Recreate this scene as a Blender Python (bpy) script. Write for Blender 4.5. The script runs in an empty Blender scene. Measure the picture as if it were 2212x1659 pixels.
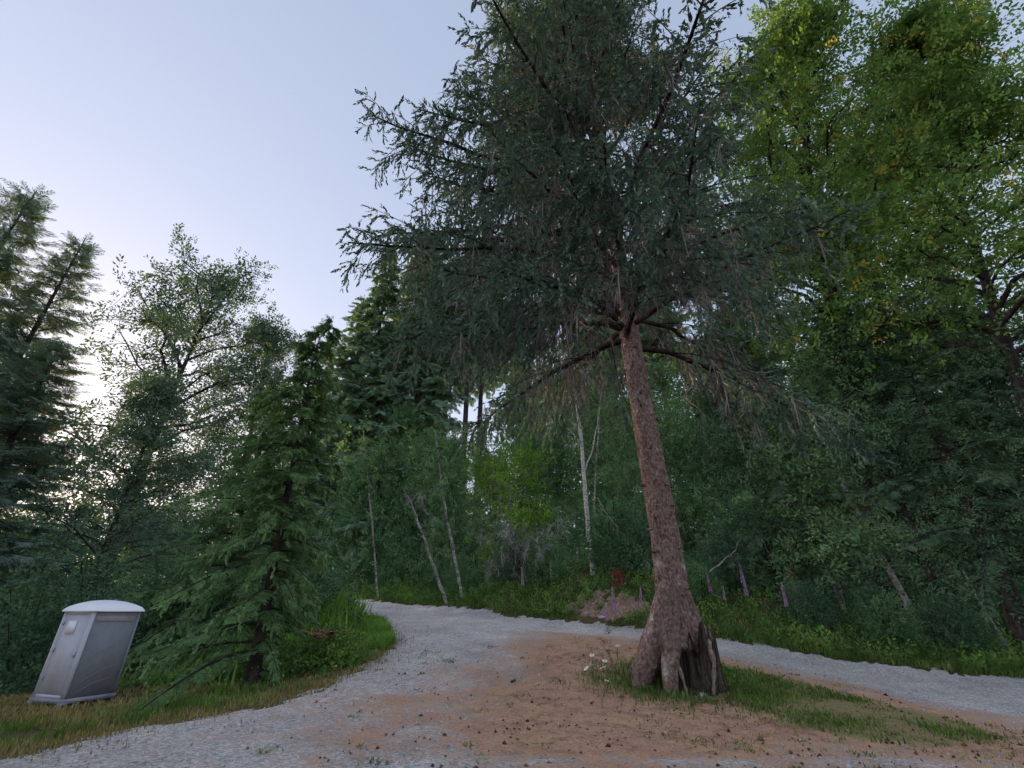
import bpy, math, random
import numpy as np

rng = np.random.default_rng(11)
random.seed(11)
R = math.radians
scene = bpy.context.scene
COL = scene.collection

# ------------------------------------------------------------------ camera
F_PX, PITCH, CAM_Z = 990.0, R(26.8), 1.75      # focal length in pixels of a 2212 px wide frame
cam_d = bpy.data.cameras.new('camera')
cam_d.sensor_width = 36.0
cam_d.lens = 36.0 * F_PX / 2212.0
cam_d.clip_start = 0.05
cam_d.clip_end = 3000
cam = bpy.data.objects.new('camera', cam_d)
cam.location = (0, 0, CAM_Z)
cam.rotation_euler = (R(90) + PITCH, 0, 0)
COL.objects.link(cam)
scene.camera = cam

# ------------------------------------------------------------------ sky, sun, exposure
SUN_AZ, SUN_EL = R(-50), R(6.5)                # azimuth from +Y, clockwise positive (front left, low)
world = bpy.data.worlds.new('World')
scene.world = world
world.use_nodes = True
wn, wl = world.node_tree.nodes, world.node_tree.links
wn.clear()
w_out = wn.new('ShaderNodeOutputWorld')
w_bg = wn.new('ShaderNodeBackground')
w_sky = wn.new('ShaderNodeTexSky')
w_sky.sky_type = 'NISHITA'
w_sky.sun_disc = False
w_sky.sun_elevation = SUN_EL
w_sky.sun_rotation = SUN_AZ
w_sky.altitude = 100
w_sky.air_density = 1.0
w_sky.dust_density = 1.2
w_sky.ozone_density = 2.0
w_bg.inputs['Strength'].default_value = 0.15
w_gam = wn.new('ShaderNodeGamma'); w_gam.inputs['Gamma'].default_value = 0.38     # the soft even dusk sky of the photograph
w_tint = wn.new('ShaderNodeMix'); w_tint.data_type = 'RGBA'; w_tint.blend_type = 'MULTIPLY'
w_tint.inputs[0].default_value = 1.0; w_tint.inputs[7].default_value = (0.985, 0.945, 1.05, 1)
wl.new(w_sky.outputs[0], w_gam.inputs['Color'])
wl.new(w_gam.outputs[0], w_tint.inputs[6])
wl.new(w_tint.outputs[2], w_bg.inputs['Color'])
wl.new(w_bg.outputs[0], w_out.inputs['Surface'])

sun_d = bpy.data.lights.new('sun', 'SUN')
sun_d.energy = 1.7
sun_d.angle = R(0.6)
sun_d.color = (1.0, 0.66, 0.34)
sun = bpy.data.objects.new('sun', sun_d)
sun.rotation_euler = (R(90) - SUN_EL, 0, R(180) - SUN_AZ)
COL.objects.link(sun)

vs = scene.view_settings
vs.view_transform = 'Standard'
vs.look = 'None'
vs.exposure = 2.14
vs.gamma = 1.0
vs.use_curve_mapping = False
scene.cycles.max_bounces = 8
scene.cycles.diffuse_bounces = 6
scene.cycles.glossy_bounces = 2
scene.cycles.transmission_bounces = 3
scene.cycles.transparent_max_bounces = 4
scene.cycles.use_denoising = True
scene.cycles.use_fast_gi = True
scene.cycles.fast_gi_method = 'REPLACE'
scene.cycles.ao_bounces_render = 1
world.light_settings.distance = 1.2
scene.cycles.adaptive_threshold = 0.03

# ------------------------------------------------------------------ helpers: materials
def new_mat(name):
    m = bpy.data.materials.new(name)
    m.use_nodes = True
    nt = m.node_tree
    nt.nodes.clear()
    return m, nt.nodes, nt.links

def noise(n, l, coord, scale, detail=4, rough=0.6):
    t = n.new('ShaderNodeTexNoise')
    t.inputs['Scale'].default_value = scale
    t.inputs['Detail'].default_value = detail
    t.inputs['Roughness'].default_value = rough
    if coord is not None:
        l.new(coord, t.inputs['Vector'])
    return t

def ramp(n, l, src, stops):
    r = n.new('ShaderNodeValToRGB')
    e = r.color_ramp.elements
    while len(e) < len(stops):
        e.new(0.5)
    for k, (p, c) in enumerate(stops):
        e[k].position = p
        e[k].color = (c[0], c[1], c[2], 1)
    l.new(src, r.inputs[0])
    return r

def mix(n, l, fac, a, b, mode='MIX'):
    m = n.new('ShaderNodeMix')
    m.data_type = 'RGBA'
    m.blend_type = mode
    for key, val in ((0, fac), (6, a), (7, b)):
        if hasattr(val, 'is_linked') or isinstance(val, bpy.types.NodeSocket):
            l.new(val, m.inputs[key])
        elif key == 0:
            m.inputs[0].default_value = val
        else:
            m.inputs[key].default_value = (val[0], val[1], val[2], 1)
    return m.outputs[2]

def leaf_mat(name, c_dark, c_light, c_odd=None, transl=0.25, clump=0.6, rough=0.6, spec=0.25):
    """foliage: leaf colour varies per leaf (tint) and per bough (noise); thin leaves let light through"""
    m, n, l = new_mat(name)
    out = n.new('ShaderNodeOutputMaterial')
    at = n.new('ShaderNodeAttribute'); at.attribute_name = 'tint'
    geo = n.new('ShaderNodeNewGeometry')
    nz = noise(n, l, geo.outputs['Position'], clump, 2)
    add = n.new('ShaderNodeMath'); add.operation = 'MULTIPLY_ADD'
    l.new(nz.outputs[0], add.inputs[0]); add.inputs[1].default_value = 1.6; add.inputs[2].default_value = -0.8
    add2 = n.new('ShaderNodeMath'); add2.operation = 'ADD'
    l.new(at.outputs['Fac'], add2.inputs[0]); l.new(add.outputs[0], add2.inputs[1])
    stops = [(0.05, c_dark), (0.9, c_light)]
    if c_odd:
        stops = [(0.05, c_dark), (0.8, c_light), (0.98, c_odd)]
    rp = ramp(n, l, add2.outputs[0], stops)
    b = n.new('ShaderNodeBsdfDiffuse')
    l.new(rp.outputs[0], b.inputs['Color'])
    if transl > 0:
        t = n.new('ShaderNodeBsdfTranslucent')
        br = mix(n, l, 0.5, rp.outputs[0], (c_light[0] * 1.5, c_light[1] * 1.7, c_light[2] * 0.7))
        l.new(br, t.inputs['Color'])
        ms = n.new('ShaderNodeMixShader'); ms.inputs[0].default_value = transl
        l.new(b.outputs[0], ms.inputs[1]); l.new(t.outputs[0], ms.inputs[2])
        l.new(ms.outputs[0], out.inputs['Surface'])
    else:
        l.new(b.outputs[0], out.inputs['Surface'])
    return m

def bark_mat(name, c1, c2, c3, scale=(9, 9, 3), bump=0.5, patch=0.55):
    m, n, l = new_mat(name)
    out = n.new('ShaderNodeOutputMaterial')
    tc = n.new('ShaderNodeTexCoord')
    mp = n.new('ShaderNodeMapping'); mp.inputs['Scale'].default_value = scale
    l.new(tc.outputs['Object'], mp.inputs['Vector'])
    wob = noise(n, l, tc.outputs['Object'], 5.0, 4, .7)
    wadd = n.new('ShaderNodeVectorMath'); wadd.operation = 'MULTIPLY_ADD'
    l.new(wob.outputs['Color'], wadd.inputs[0]); wadd.inputs[1].default_value = (2.2, 2.2, 2.2); l.new(mp.outputs[0], wadd.inputs[2])
    vo = n.new('ShaderNodeTexVoronoi'); vo.inputs['Scale'].default_value = 1.1
    l.new(wadd.outputs[0], vo.inputs['Vector'])
    nz = noise(n, l, mp.outputs[0], 1.0, 6, 0.7)
    nz2 = noise(n, l, tc.outputs['Object'], 2.2, 4, 0.65)
    base = ramp(n, l, nz.outputs[0], [(0.3, c1), (0.62, c2)])
    pf = ramp(n, l, nz2.outputs[0], [(patch, (0, 0, 0)), (patch + 0.13, (1, 1, 1))])
    col = mix(n, l, pf.outputs[0], base.outputs[0], c3)
    stain = noise(n, l, tc.outputs['Object'], .9, 5, .7)
    sr = ramp(n, l, stain.outputs[0], [(.35, (.75, .74, .74)), (.65, (1.15, 1.13, 1.12))])
    col = mix(n, l, 1.0, col, sr.outputs[0], 'MULTIPLY')
    crk = ramp(n, l, vo.outputs['Distance'], [(0.3, (1, 1, 1)), (0.8, (0.5, 0.46, 0.44))])
    col = mix(n, l, 1.0, col, crk.outputs[0], 'MULTIPLY')
    b = n.new('ShaderNodeBsdfPrincipled')
    b.inputs['Roughness'].default_value = 0.9
    b.inputs['Specular IOR Level'].default_value = 0.15
    l.new(col, b.inputs['Base Color'])
    bp = n.new('ShaderNodeBump'); bp.inputs['Strength'].default_value = bump; bp.inputs['Distance'].default_value = 0.05
    ad = n.new('ShaderNodeMath'); ad.operation = 'SUBTRACT'
    l.new(nz.outputs[0], ad.inputs[0]); l.new(vo.outputs['Distance'], ad.inputs[1])
    l.new(ad.outputs[0], bp.inputs['Height']); l.new(bp.outputs[0], b.inputs['Normal'])
    l.new(b.outputs[0], out.inputs['Surface'])
    return m

def plain_mat(name, c, c2=None, rough=0.6, scale=6, spec=0.4, bump=0.0):
    m, n, l = new_mat(name)
    out = n.new('ShaderNodeOutputMaterial')
    tc = n.new('ShaderNodeTexCoord')
    nz = noise(n, l, tc.outputs['Object'], scale, 5, 0.65)
    c2 = c2 or tuple(x * 0.8 for x in c)
    rp = ramp(n, l, nz.outputs[0], [(0.3, c2), (0.7, c)])
    b = n.new('ShaderNodeBsdfPrincipled')
    b.inputs['Roughness'].default_value = rough
    b.inputs['Specular IOR Level'].default_value = spec
    l.new(rp.outputs[0], b.inputs['Base Color'])
    if bump:
        bp = n.new('ShaderNodeBump'); bp.inputs['Strength'].default_value = bump; bp.inputs['Distance'].default_value = 0.03
        l.new(nz.outputs[0], bp.inputs['Height']); l.new(bp.outputs[0], b.inputs['Normal'])
    l.new(b.outputs[0], out.inputs['Surface'])
    return m

# ------------------------------------------------------------------ helpers: meshes
class MB:
    """collects vertices, faces and a per-vertex tint, and links them as one mesh"""
    def __init__(s):
        s.v, s.f3, s.f4, s.t, s.n = [], [], [], [], 0
        s.m3, s.m4 = [], []
    def add(s, V, F, tint=0.5, mat=0):
        V = np.asarray(V, float).reshape(-1, 3); F = np.asarray(F, int)
        s.v.append(V)
        s.t.append(np.full(len(V), tint) if np.isscalar(tint) else np.asarray(tint, float))
        (s.f3 if F.shape[1] == 3 else s.f4).append(F + s.n)
        (s.m3 if F.shape[1] == 3 else s.m4).append(np.full(len(F), mat))
        s.n += len(V)
    def inst(s, tmpl, pos, M, scale, tint, mat=0):
        """copies of a small template (verts, tris): pos (N,3), M (N,3,3) columns = axes"""
        if len(pos) == 0:
            return
        tv, tf = tmpl
        V = np.einsum('nij,kj->nki', M, tv) * np.asarray(scale).reshape(-1, 1, 1) + pos[:, None, :]
        N, k = len(pos), len(tv)
        F = tf[None] + (np.arange(N) * k)[:, None, None]
        tn = np.clip(np.repeat(np.asarray(tint), k) + rng.normal(0, .1, N * k), 0, 1)
        s.add(V.reshape(-1, 3), F.reshape(-1, tf.shape[1]), tn, mat)
    def mesh(s, name, mats, smooth=False):
        V = np.concatenate(s.v); T = np.concatenate(s.t)
        f3 = np.concatenate(s.f3) if s.f3 else np.zeros((0, 3), int)
        f4 = np.concatenate(s.f4) if s.f4 else np.zeros((0, 4), int)
        me = bpy.data.meshes.new(name)
        me.vertices.add(len(V)); me.vertices.foreach_set('co', V.astype(np.float32).ravel())
        loops = np.concatenate([f3.ravel(), f4.ravel()])
        me.loops.add(len(loops)); me.loops.foreach_set('vertex_index', loops.astype(np.int32))
        st = np.concatenate([np.arange(len(f3)) * 3, len(f3) * 3 + np.arange(len(f4)) * 4])
        me.polygons.add(len(st)); me.polygons.foreach_set('loop_start', st.astype(np.int32))
        mi = np.concatenate(s.m3 + s.m4) if (s.m3 or s.m4) else np.zeros(0)
        me.polygons.foreach_set('material_index', mi.astype(np.int32))
        if smooth:
            me.polygons.foreach_set('use_smooth', np.ones(len(st), bool))
        for m in (mats if isinstance(mats, (list, tuple)) else [mats]):
            me.materials.append(m)
        me.update(calc_edges=True)
        a = me.attributes.new('tint', 'FLOAT', 'POINT')
        a.data.foreach_set('value', T.astype(np.float32))
        return me

def link(name, me, parent=None, loc=(0, 0, 0), rot=(0, 0, 0), scale=(1, 1, 1)):
    o = bpy.data.objects.new(name, me)
    COL.objects.link(o)
    o.location, o.rotation_euler, o.scale = loc, rot, scale
    if parent:
        o.parent = parent
    return o

def tag(o, label=None, cat=None, group=None, kind=None):
    for k, v in (('label', label), ('category', cat), ('group', group), ('kind', kind)):
        if v:
            o[k] = v
    return o

def thing(name, label, cat, loc, group=None, rot=(0, 0, 0), scale=(1, 1, 1)):
    return tag(link(name, None, None, loc, rot, scale), label, cat, group)

def place(variant, name, label, cat, loc, group=None, rotz=0.0, s=1.0, lean=(0, 0)):
    """a thing made of the shared part meshes of a variant {part: mesh or (mesh, kind)}"""
    sc = (s, s, s) if np.isscalar(s) else s
    o = thing(name, label, cat, loc, group, (lean[0], lean[1], rotz), sc)
    for part, me in variant.items():
        c = link(part, me, o)
        if part in STUFF_PARTS:
            c['kind'] = 'stuff'
    return o
STUFF_PARTS = {'crown', 'dead_twigs', 'foliage', 'leaves', 'branches', 'stems', 'twigs'}

def nrm(a):
    a = np.asarray(a, float)
    return a / np.maximum(np.linalg.norm(a, axis=-1, keepdims=True), 1e-9)

def frames(D, up=None, roll=None):
    """columns X = D, Z as near to `up` as can be, then rolled about D"""
    D = nrm(D)
    up = np.tile([0., 0., 1.], (len(D), 1)) if up is None else np.broadcast_to(np.asarray(up, float), D.shape).copy()
    bad = np.abs((D * nrm(up)).sum(1)) > 0.985
    up[bad] = nrm(rng.normal(size=(bad.sum(), 3)) * [1, 1, .05]) if bad.any() else up[bad]
    Y = nrm(np.cross(up, D)); Z = np.cross(D, Y)
    if roll is not None:
        c, s = np.cos(roll)[:, None], np.sin(roll)[:, None]
        Y, Z = c * Y + s * Z, -s * Y + c * Z
    return np.stack([D, Y, Z], axis=2)

def tubes(P, Rd, sides=6, cap=False):
    """P (B,n,3) polylines, Rd (B,n) radii -> verts, quads"""
    P = np.asarray(P, float); Rd = np.asarray(Rd, float)
    if P.ndim == 2:
        P, Rd = P[None], Rd[None]
    B, n, _ = P.shape
    T = nrm(np.gradient(P, axis=1))
    mean = nrm(P[:, -1] - P[:, 0])
    ref = np.eye(3)[np.argmin(np.abs(mean), axis=1)]
    U = nrm(np.cross(T, ref[:, None, :])); W = np.cross(T, U)
    a = np.linspace(0, 2 * np.pi, sides, endpoint=False)
    ring = U[:, :, None, :] * np.cos(a)[None, None, :, None] + W[:, :, None, :] * np.sin(a)[None, None, :, None]
    V = P[:, :, None, :] + ring * Rd[:, :, None, None]
    idx = np.arange(B * n * sides).reshape(B, n, sides)
    A = idx[:, :-1]; C = idx[:, 1:]
    F = np.stack([A, np.roll(A, -1, 2), np.roll(C, -1, 2), C], axis=-1).reshape(-1, 4)
    return V.reshape(-1, 3), F

def box(x0, x1, y0, y1, z0, z1):
    V = np.array([(x, y, z) for x in (x0, x1) for y in (y0, y1) for z in (z0, z1)], float)
    F = np.array([(0, 1, 3, 2), (4, 6, 7, 5), (0, 4, 5, 1), (2, 3, 7, 6), (0, 2, 6, 4), (1, 5, 7, 3)])
    return V, F

# smooth value noise in the plane
_G = rng.random((256, 256))
def vnoise(x, y):
    x = np.asarray(x, float); y = np.asarray(y, float)
    xi, yi = np.floor(x).astype(int), np.floor(y).astype(int)
    fx, fy = x - xi, y - yi
    fx, fy = fx * fx * (3 - 2 * fx), fy * fy * (3 - 2 * fy)
    g = lambda a, b: _G[a % 256, b % 256]
    return (g(xi, yi) * (1 - fx) + g(xi + 1, yi) * fx) * (1 - fy) + (g(xi, yi + 1) * (1 - fx) + g(xi + 1, yi + 1) * fx) * fy
def fbm(x, y, o=4):
    s, a, t = 0, 1, 0
    for k in range(o):
        s = s + a * vnoise(x * 2 ** k + 17.3 * k, y * 2 ** k + 9.1 * k); t += a; a *= .55
    return s / t

# ------------------------------------------------------------------ terrain heights
_C = np.array([
    (0, 0, 0), (0, 7.5, 0), (-7, 0, 0), (8, 0, 0), (0, -10, 0), (-20, 5, -.3), (22, 8, -.1), (12, 4, 0),
    (-7.1, 8, -.03), (-6.3, 9.5, .05), (-5.1, 11, .11), (-4.4, 12.8, .28), (-4, 15, .58), (-4.05, 18, .9), (-5.6, 22.5, 1.46), (-10, 26, 2.0),
    (3.5, 17, 1.0), (1.8, 18, 1.1), (5.9, 15, .58), (7.1, 13, .26), (8.2, 11, .03), (7.3, 9, -.02), (3.9, 12.5, .27), (0, 12, .25),
    (-.13, 24, 1.83), (4.3, 20.5, 1.41), (7.5, 18.7, 1.0), (10.6, 17.5, .52), (15.6, 16.5, .04), (-9.5, 31, 2.72), (22, 15.2, -.1),
    (5.2, 23.2, 3.1), (9, 21.2, 2.3), (12, 20.2, 1.6), (17.5, 19, .9), (.8, 26.6, 3.5), (-7.6, 33.8, 4.1),
    (0, 36, 5), (10, 32, 4.6), (20, 26, 2.8), (30, 20, 1.5), (-8, 45, 5), (20, 45, 5), (-14, 36, 3.2),
    (-20, 25, .3), (-15, 18, -.2), (-10.6, 13, -.19), (-11.6, 13.4, -.19), (-9.5, 14, -.19), (-20, 13, -.5), (-30, 20, -1.5), (-20, 40, .6), (-34, 42, -2), (-40, 10, -2),
    (40, -20, 0), (-40, -20, -1), (45, 30, 2), (0, 65, 4), (45, 65, 4), (-45, 65, -2), (-6.6, 14, .13), (-14, 28, 1.2), (-4.2, 27.04, 2.21), (-7, 29.2, 2.46), (2, 22.3, 1.62), (-4.5, 25, 1.8), (-1, 21.5, 1.45)], float)
def _tps(d2):
    return np.where(d2 > 1e-9, .5 * d2 * np.log(np.maximum(d2, 1e-9)), 0)
_n = len(_C)
_K = np.zeros((_n + 3, _n + 3))
_K[:_n, :_n] = _tps(((_C[:, None, :2] - _C[None, :, :2]) ** 2).sum(-1)) + np.eye(_n) * 0.12
_K[:_n, _n:] = np.c_[np.ones(_n), _C[:, :2]]
_K[_n:, :_n] = _K[:_n, _n:].T
_W = np.linalg.solve(_K, np.r_[_C[:, 2], 0, 0, 0])
def height(x, y):
    x = np.asarray(x, float); y = np.asarray(y, float)
    sh = x.shape
    p = np.c_[x.ravel(), y.ravel()]
    z = np.empty(len(p))
    for k in range(0, len(p), 20000):
        q = p[k:k + 20000]
        z[k:k + 20000] = _tps(((q[:, None] - _C[None, :, :2]) ** 2).sum(-1)) @ _W[:_n] + _W[_n] + q @ _W[_n + 1:]
    r = np.hypot(p[:, 0], p[:, 1] - 15)
    f = np.clip((85 - r) / 30, 0, 1); f = f * f * (3 - 2 * f)
    z = np.clip(z, -4, 7) * f + 0.0 * (1 - f)
    return z.reshape(sh)
def hz(x, y):
    return float(height(np.array([x]), np.array([y]))[0])

def at(px, py, Y):
    """the point at distance Y that a pixel of the 2212 px wide photograph looks at"""
    u, v = px - 1106, 829.5 - py
    c, s = math.cos(PITCH), math.sin(PITCH)
    fy, fz = F_PX * c - v * s, F_PX * s + v * c
    return np.array([u / fy * Y, Y, CAM_Z + fz / fy * Y])

def ground_at(px, py, y0, above=0.0):
    """first ground point along that view line from distance y0 on, `above` metres over the ground"""
    for Y in np.arange(y0, 45, .1):
        p = at(px, py, Y)
        if p[2] <= hz(p[0], p[1]) + above:
            break
    return p[0], p[1], hz(p[0], p[1])

LEFT_EDGE = np.array([(-16, 2), (-11, 5.4), (-7.1, 8), (-6.3, 9.5), (-5.1, 11), (-4.4, 12.8), (-4, 15), (-4.05, 18), (-5.6, 22.5), (-10, 26), (-16, 30)], float)
FAR_EDGE = np.array([(-16, 36.5), (-9.5, 31), (-.13, 24), (4.3, 20.5), (7.5, 18.7), (10.6, 17.5), (15.6, 16.5), (26, 14.6)], float)
GRAVEL_POLY = np.concatenate([[(-16, -4)], LEFT_EDGE, FAR_EDGE, [(26, -4)]])
ISLAND = np.array([(1.7, 18.2), (3.5, 17.1), (5.9, 15), (7.2, 13), (8.7, 10.8), (8.5, 8.7), (6.2, 8.0), (3, 8.5), (1, 9.0), (.6, 11), (.8, 13), (.5, 15), (1.0, 17)], float)
def sdist(px, py, poly):
    """signed distance to a polygon, positive inside"""
    px = np.asarray(px, float).ravel(); py = np.asarray(py, float).ravel()
    d = np.full(len(px), 1e9); inside = np.zeros(len(px), bool)
    for (x0, y0), (x1, y1) in zip(poly, np.roll(poly, -1, 0)):
        ex, ey = x1 - x0, y1 - y0
        t = np.clip(((px - x0) * ex + (py - y0) * ey) / (ex * ex + ey * ey), 0, 1)
        d = np.minimum(d, np.hypot(px - x0 - t * ex, py - y0 - t * ey))
        cr = ((y0 > py) != (y1 > py))
        with np.errstate(divide='ignore', invalid='ignore'):
            inside ^= cr & (px < (x1 - x0) * (py - y0) / (y1 - y0 if y1 != y0 else 1e-9) + x0)
    return np.where(inside, d, -d)

# ------------------------------------------------------------------ setting materials
def ground_material():
    m, n, l = new_mat('soil_and_moss')
    out = n.new('ShaderNodeOutputMaterial')
    geo = n.new('ShaderNodeNewGeometry')
    big = noise(n, l, geo.outputs['Position'], .8, 5, .7)
    fine = noise(n, l, geo.outputs['Position'], 18, 5, .7)
    c1 = ramp(n, l, big.outputs[0], [(.35, (.045, .065, .02)), (.5, (.07, .075, .025)), (.65, (.13, .09, .045))])
    c2 = ramp(n, l, fine.outputs[0], [(.3, (.5, .5, .45)), (.7, (1.25, 1.25, 1.2))])
    col = mix(n, l, 1.0, c1.outputs[0], c2.outputs[0], 'MULTIPLY')
    at_ = n.new('ShaderNodeAttribute'); at_.attribute_name = 'tint'
    vg = ramp(n, l, fine.outputs[0], [(.3, (.13, .10, .04)), (.7, (.27, .19, .085))])
    col = mix(n, l, at_.outputs['Fac'], col, vg.outputs[0])
    b = n.new('ShaderNodeBsdfPrincipled'); b.inputs['Roughness'].default_value = .95; b.inputs['Specular IOR Level'].default_value = .1
    l.new(col, b.inputs['Base Color'])
    bp = n.new('ShaderNodeBump'); bp.inputs['Strength'].default_value = .8; bp.inputs['Distance'].default_value = .05
    l.new(fine.outputs[0], bp.inputs['Height']); l.new(bp.outputs[0], b.inputs['Normal'])
    l.new(b.outputs[0], out.inputs['Surface'])
    return m

def gravel_material():
    """crushed grey stone, strewn with brown spruce needles where the litter attribute is high, turfed where turf is"""
    m, n, l = new_mat('crushed_gravel')
    out = n.new('ShaderNodeOutputMaterial')
    geo = n.new('ShaderNodeNewGeometry'); P = geo.outputs['Position']
    v1 = n.new('ShaderNodeTexVoronoi'); v1.inputs['Scale'].default_value = 24; l.new(P, v1.inputs['Vector'])
    v2 = n.new('ShaderNodeTexVoronoi'); v2.inputs['Scale'].default_value = 60; l.new(P, v2.inputs['Vector'])
    sep = n.new('ShaderNodeSeparateColor'); l.new(v1.outputs['Color'], sep.inputs[0])
    sep2 = n.new('ShaderNodeSeparateColor'); l.new(v2.outputs['Color'], sep2.inputs[0])
    st = ramp(n, l, sep.outputs[0], [(0, (.29, .267, .243)), (.5, (.42, .39, .36)), (1, (.56, .525, .485))])
    st2 = ramp(n, l, sep2.outputs[0], [(0, (.8, .8, .8)), (1, (1.15, 1.15, 1.15))])
    stone = mix(n, l, 1.0, st.outputs[0], st2.outputs[0], 'MULTIPLY')
    pat = noise(n, l, P, .55, 5, .7)
    pr = ramp(n, l, pat.outputs[0], [(.3, (.72, .70, .69)), (.5, (.95, .94, .93)), (.68, (1.15, 1.14, 1.13))])
    stone = mix(n, l, 1.0, stone, pr.outputs[0], 'MULTIPLY')
    # needle litter
    li = n.new('ShaderNodeAttribute'); li.attribute_name = 'litter'
    ln = noise(n, l, P, 3.2, 8, .8)
    lm = n.new('ShaderNodeMath'); lm.operation = 'MULTIPLY_ADD'
    l.new(ln.outputs[0], lm.inputs[0]); lm.inputs[1].default_value = 2.2
    sb = n.new('ShaderNodeMath'); sb.operation = 'SUBTRACT'; l.new(li.outputs['Fac'], sb.inputs[0]); sb.inputs[1].default_value = 1.05
    l.new(sb.outputs[0], lm.inputs[2])
    lf = ramp(n, l, lm.outputs[0], [(.12, (0, 0, 0)), (.7, (1, 1, 1))])
    lc_n = noise(n, l, P, 22, 8, .85)
    lc = ramp(n, l, lc_n.outputs[0], [(.3, (.115, .06, .038)), (.47, (.385, .205, .125)), (.66, (.60, .36, .235))])
    lpat = noise(n, l, P, .9, 3, .6)
    lc2 = mix(n, l, ramp(n, l, lpat.outputs[0], [(.4, (0, 0, 0)), (.65, (1, 1, 1))]).outputs[0], lc.outputs[0], (.46, .30, .15))
    lc3 = mix(n, l, .5, lc.outputs[0], lc2)
    spots = noise(n, l, P, 3.2, 7, .8)
    sp = ramp(n, l, spots.outputs[0], [(.34, (.45, .42, .40)), (.5, (.95, .94, .93)), (.68, (1.15, 1.13, 1.1))])
    lc3 = mix(n, l, 1.0, lc3, sp.outputs[0], 'MULTIPLY')
    col = mix(n, l, lf.outputs[0], stone, lc3)
    # thin turf and moss
    tu = n.new('ShaderNodeAttribute'); tu.attribute_name = 'turf'
    tn = noise(n, l, P, 2.5, 6, .75)
    tm = n.new('ShaderNodeMath'); tm.operation = 'MULTIPLY_ADD'
    l.new(tn.outputs[0], tm.inputs[0]); tm.inputs[1].default_value = 1.3
    sb2 = n.new('ShaderNodeMath'); sb2.operation = 'SUBTRACT'; l.new(tu.outputs['Fac'], sb2.inputs[0]); sb2.inputs[1].default_value = .65
    l.new(sb2.outputs[0], tm.inputs[2])
    tf = ramp(n, l, tm.outputs[0], [(.4, (0, 0, 0)), (.75, (1, 1, 1))])
    tcol = ramp(n, l, lc_n.outputs[0], [(.25, (.07, .075, .022)), (.5, (.17, .165, .05)), (.75, (.33, .25, .11))])
    tf2 = n.new('ShaderNodeMath'); tf2.operation = 'MULTIPLY'; l.new(tf.outputs[0], tf2.inputs[0]); tf2.inputs[1].default_value = .8
    col = mix(n, l, tf2.outputs[0], col, tcol.outputs[0])
    b = n.new('ShaderNodeBsdfPrincipled'); b.inputs['Roughness'].default_value = .9; b.inputs['Specular IOR Level'].default_value = .2
    l.new(col, b.inputs['Base Color'])
    bp = n.new('ShaderNodeBump'); bp.inputs['Strength'].default_value = 1.0; bp.inputs['Distance'].default_value = .03; bp.invert = True
    l.new(v1.outputs['Distance'], bp.inputs['Height']); l.new(bp.outputs[0], b.inputs['Normal'])
    l.new(b.outputs[0], out.inputs['Surface'])
    return m

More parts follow.
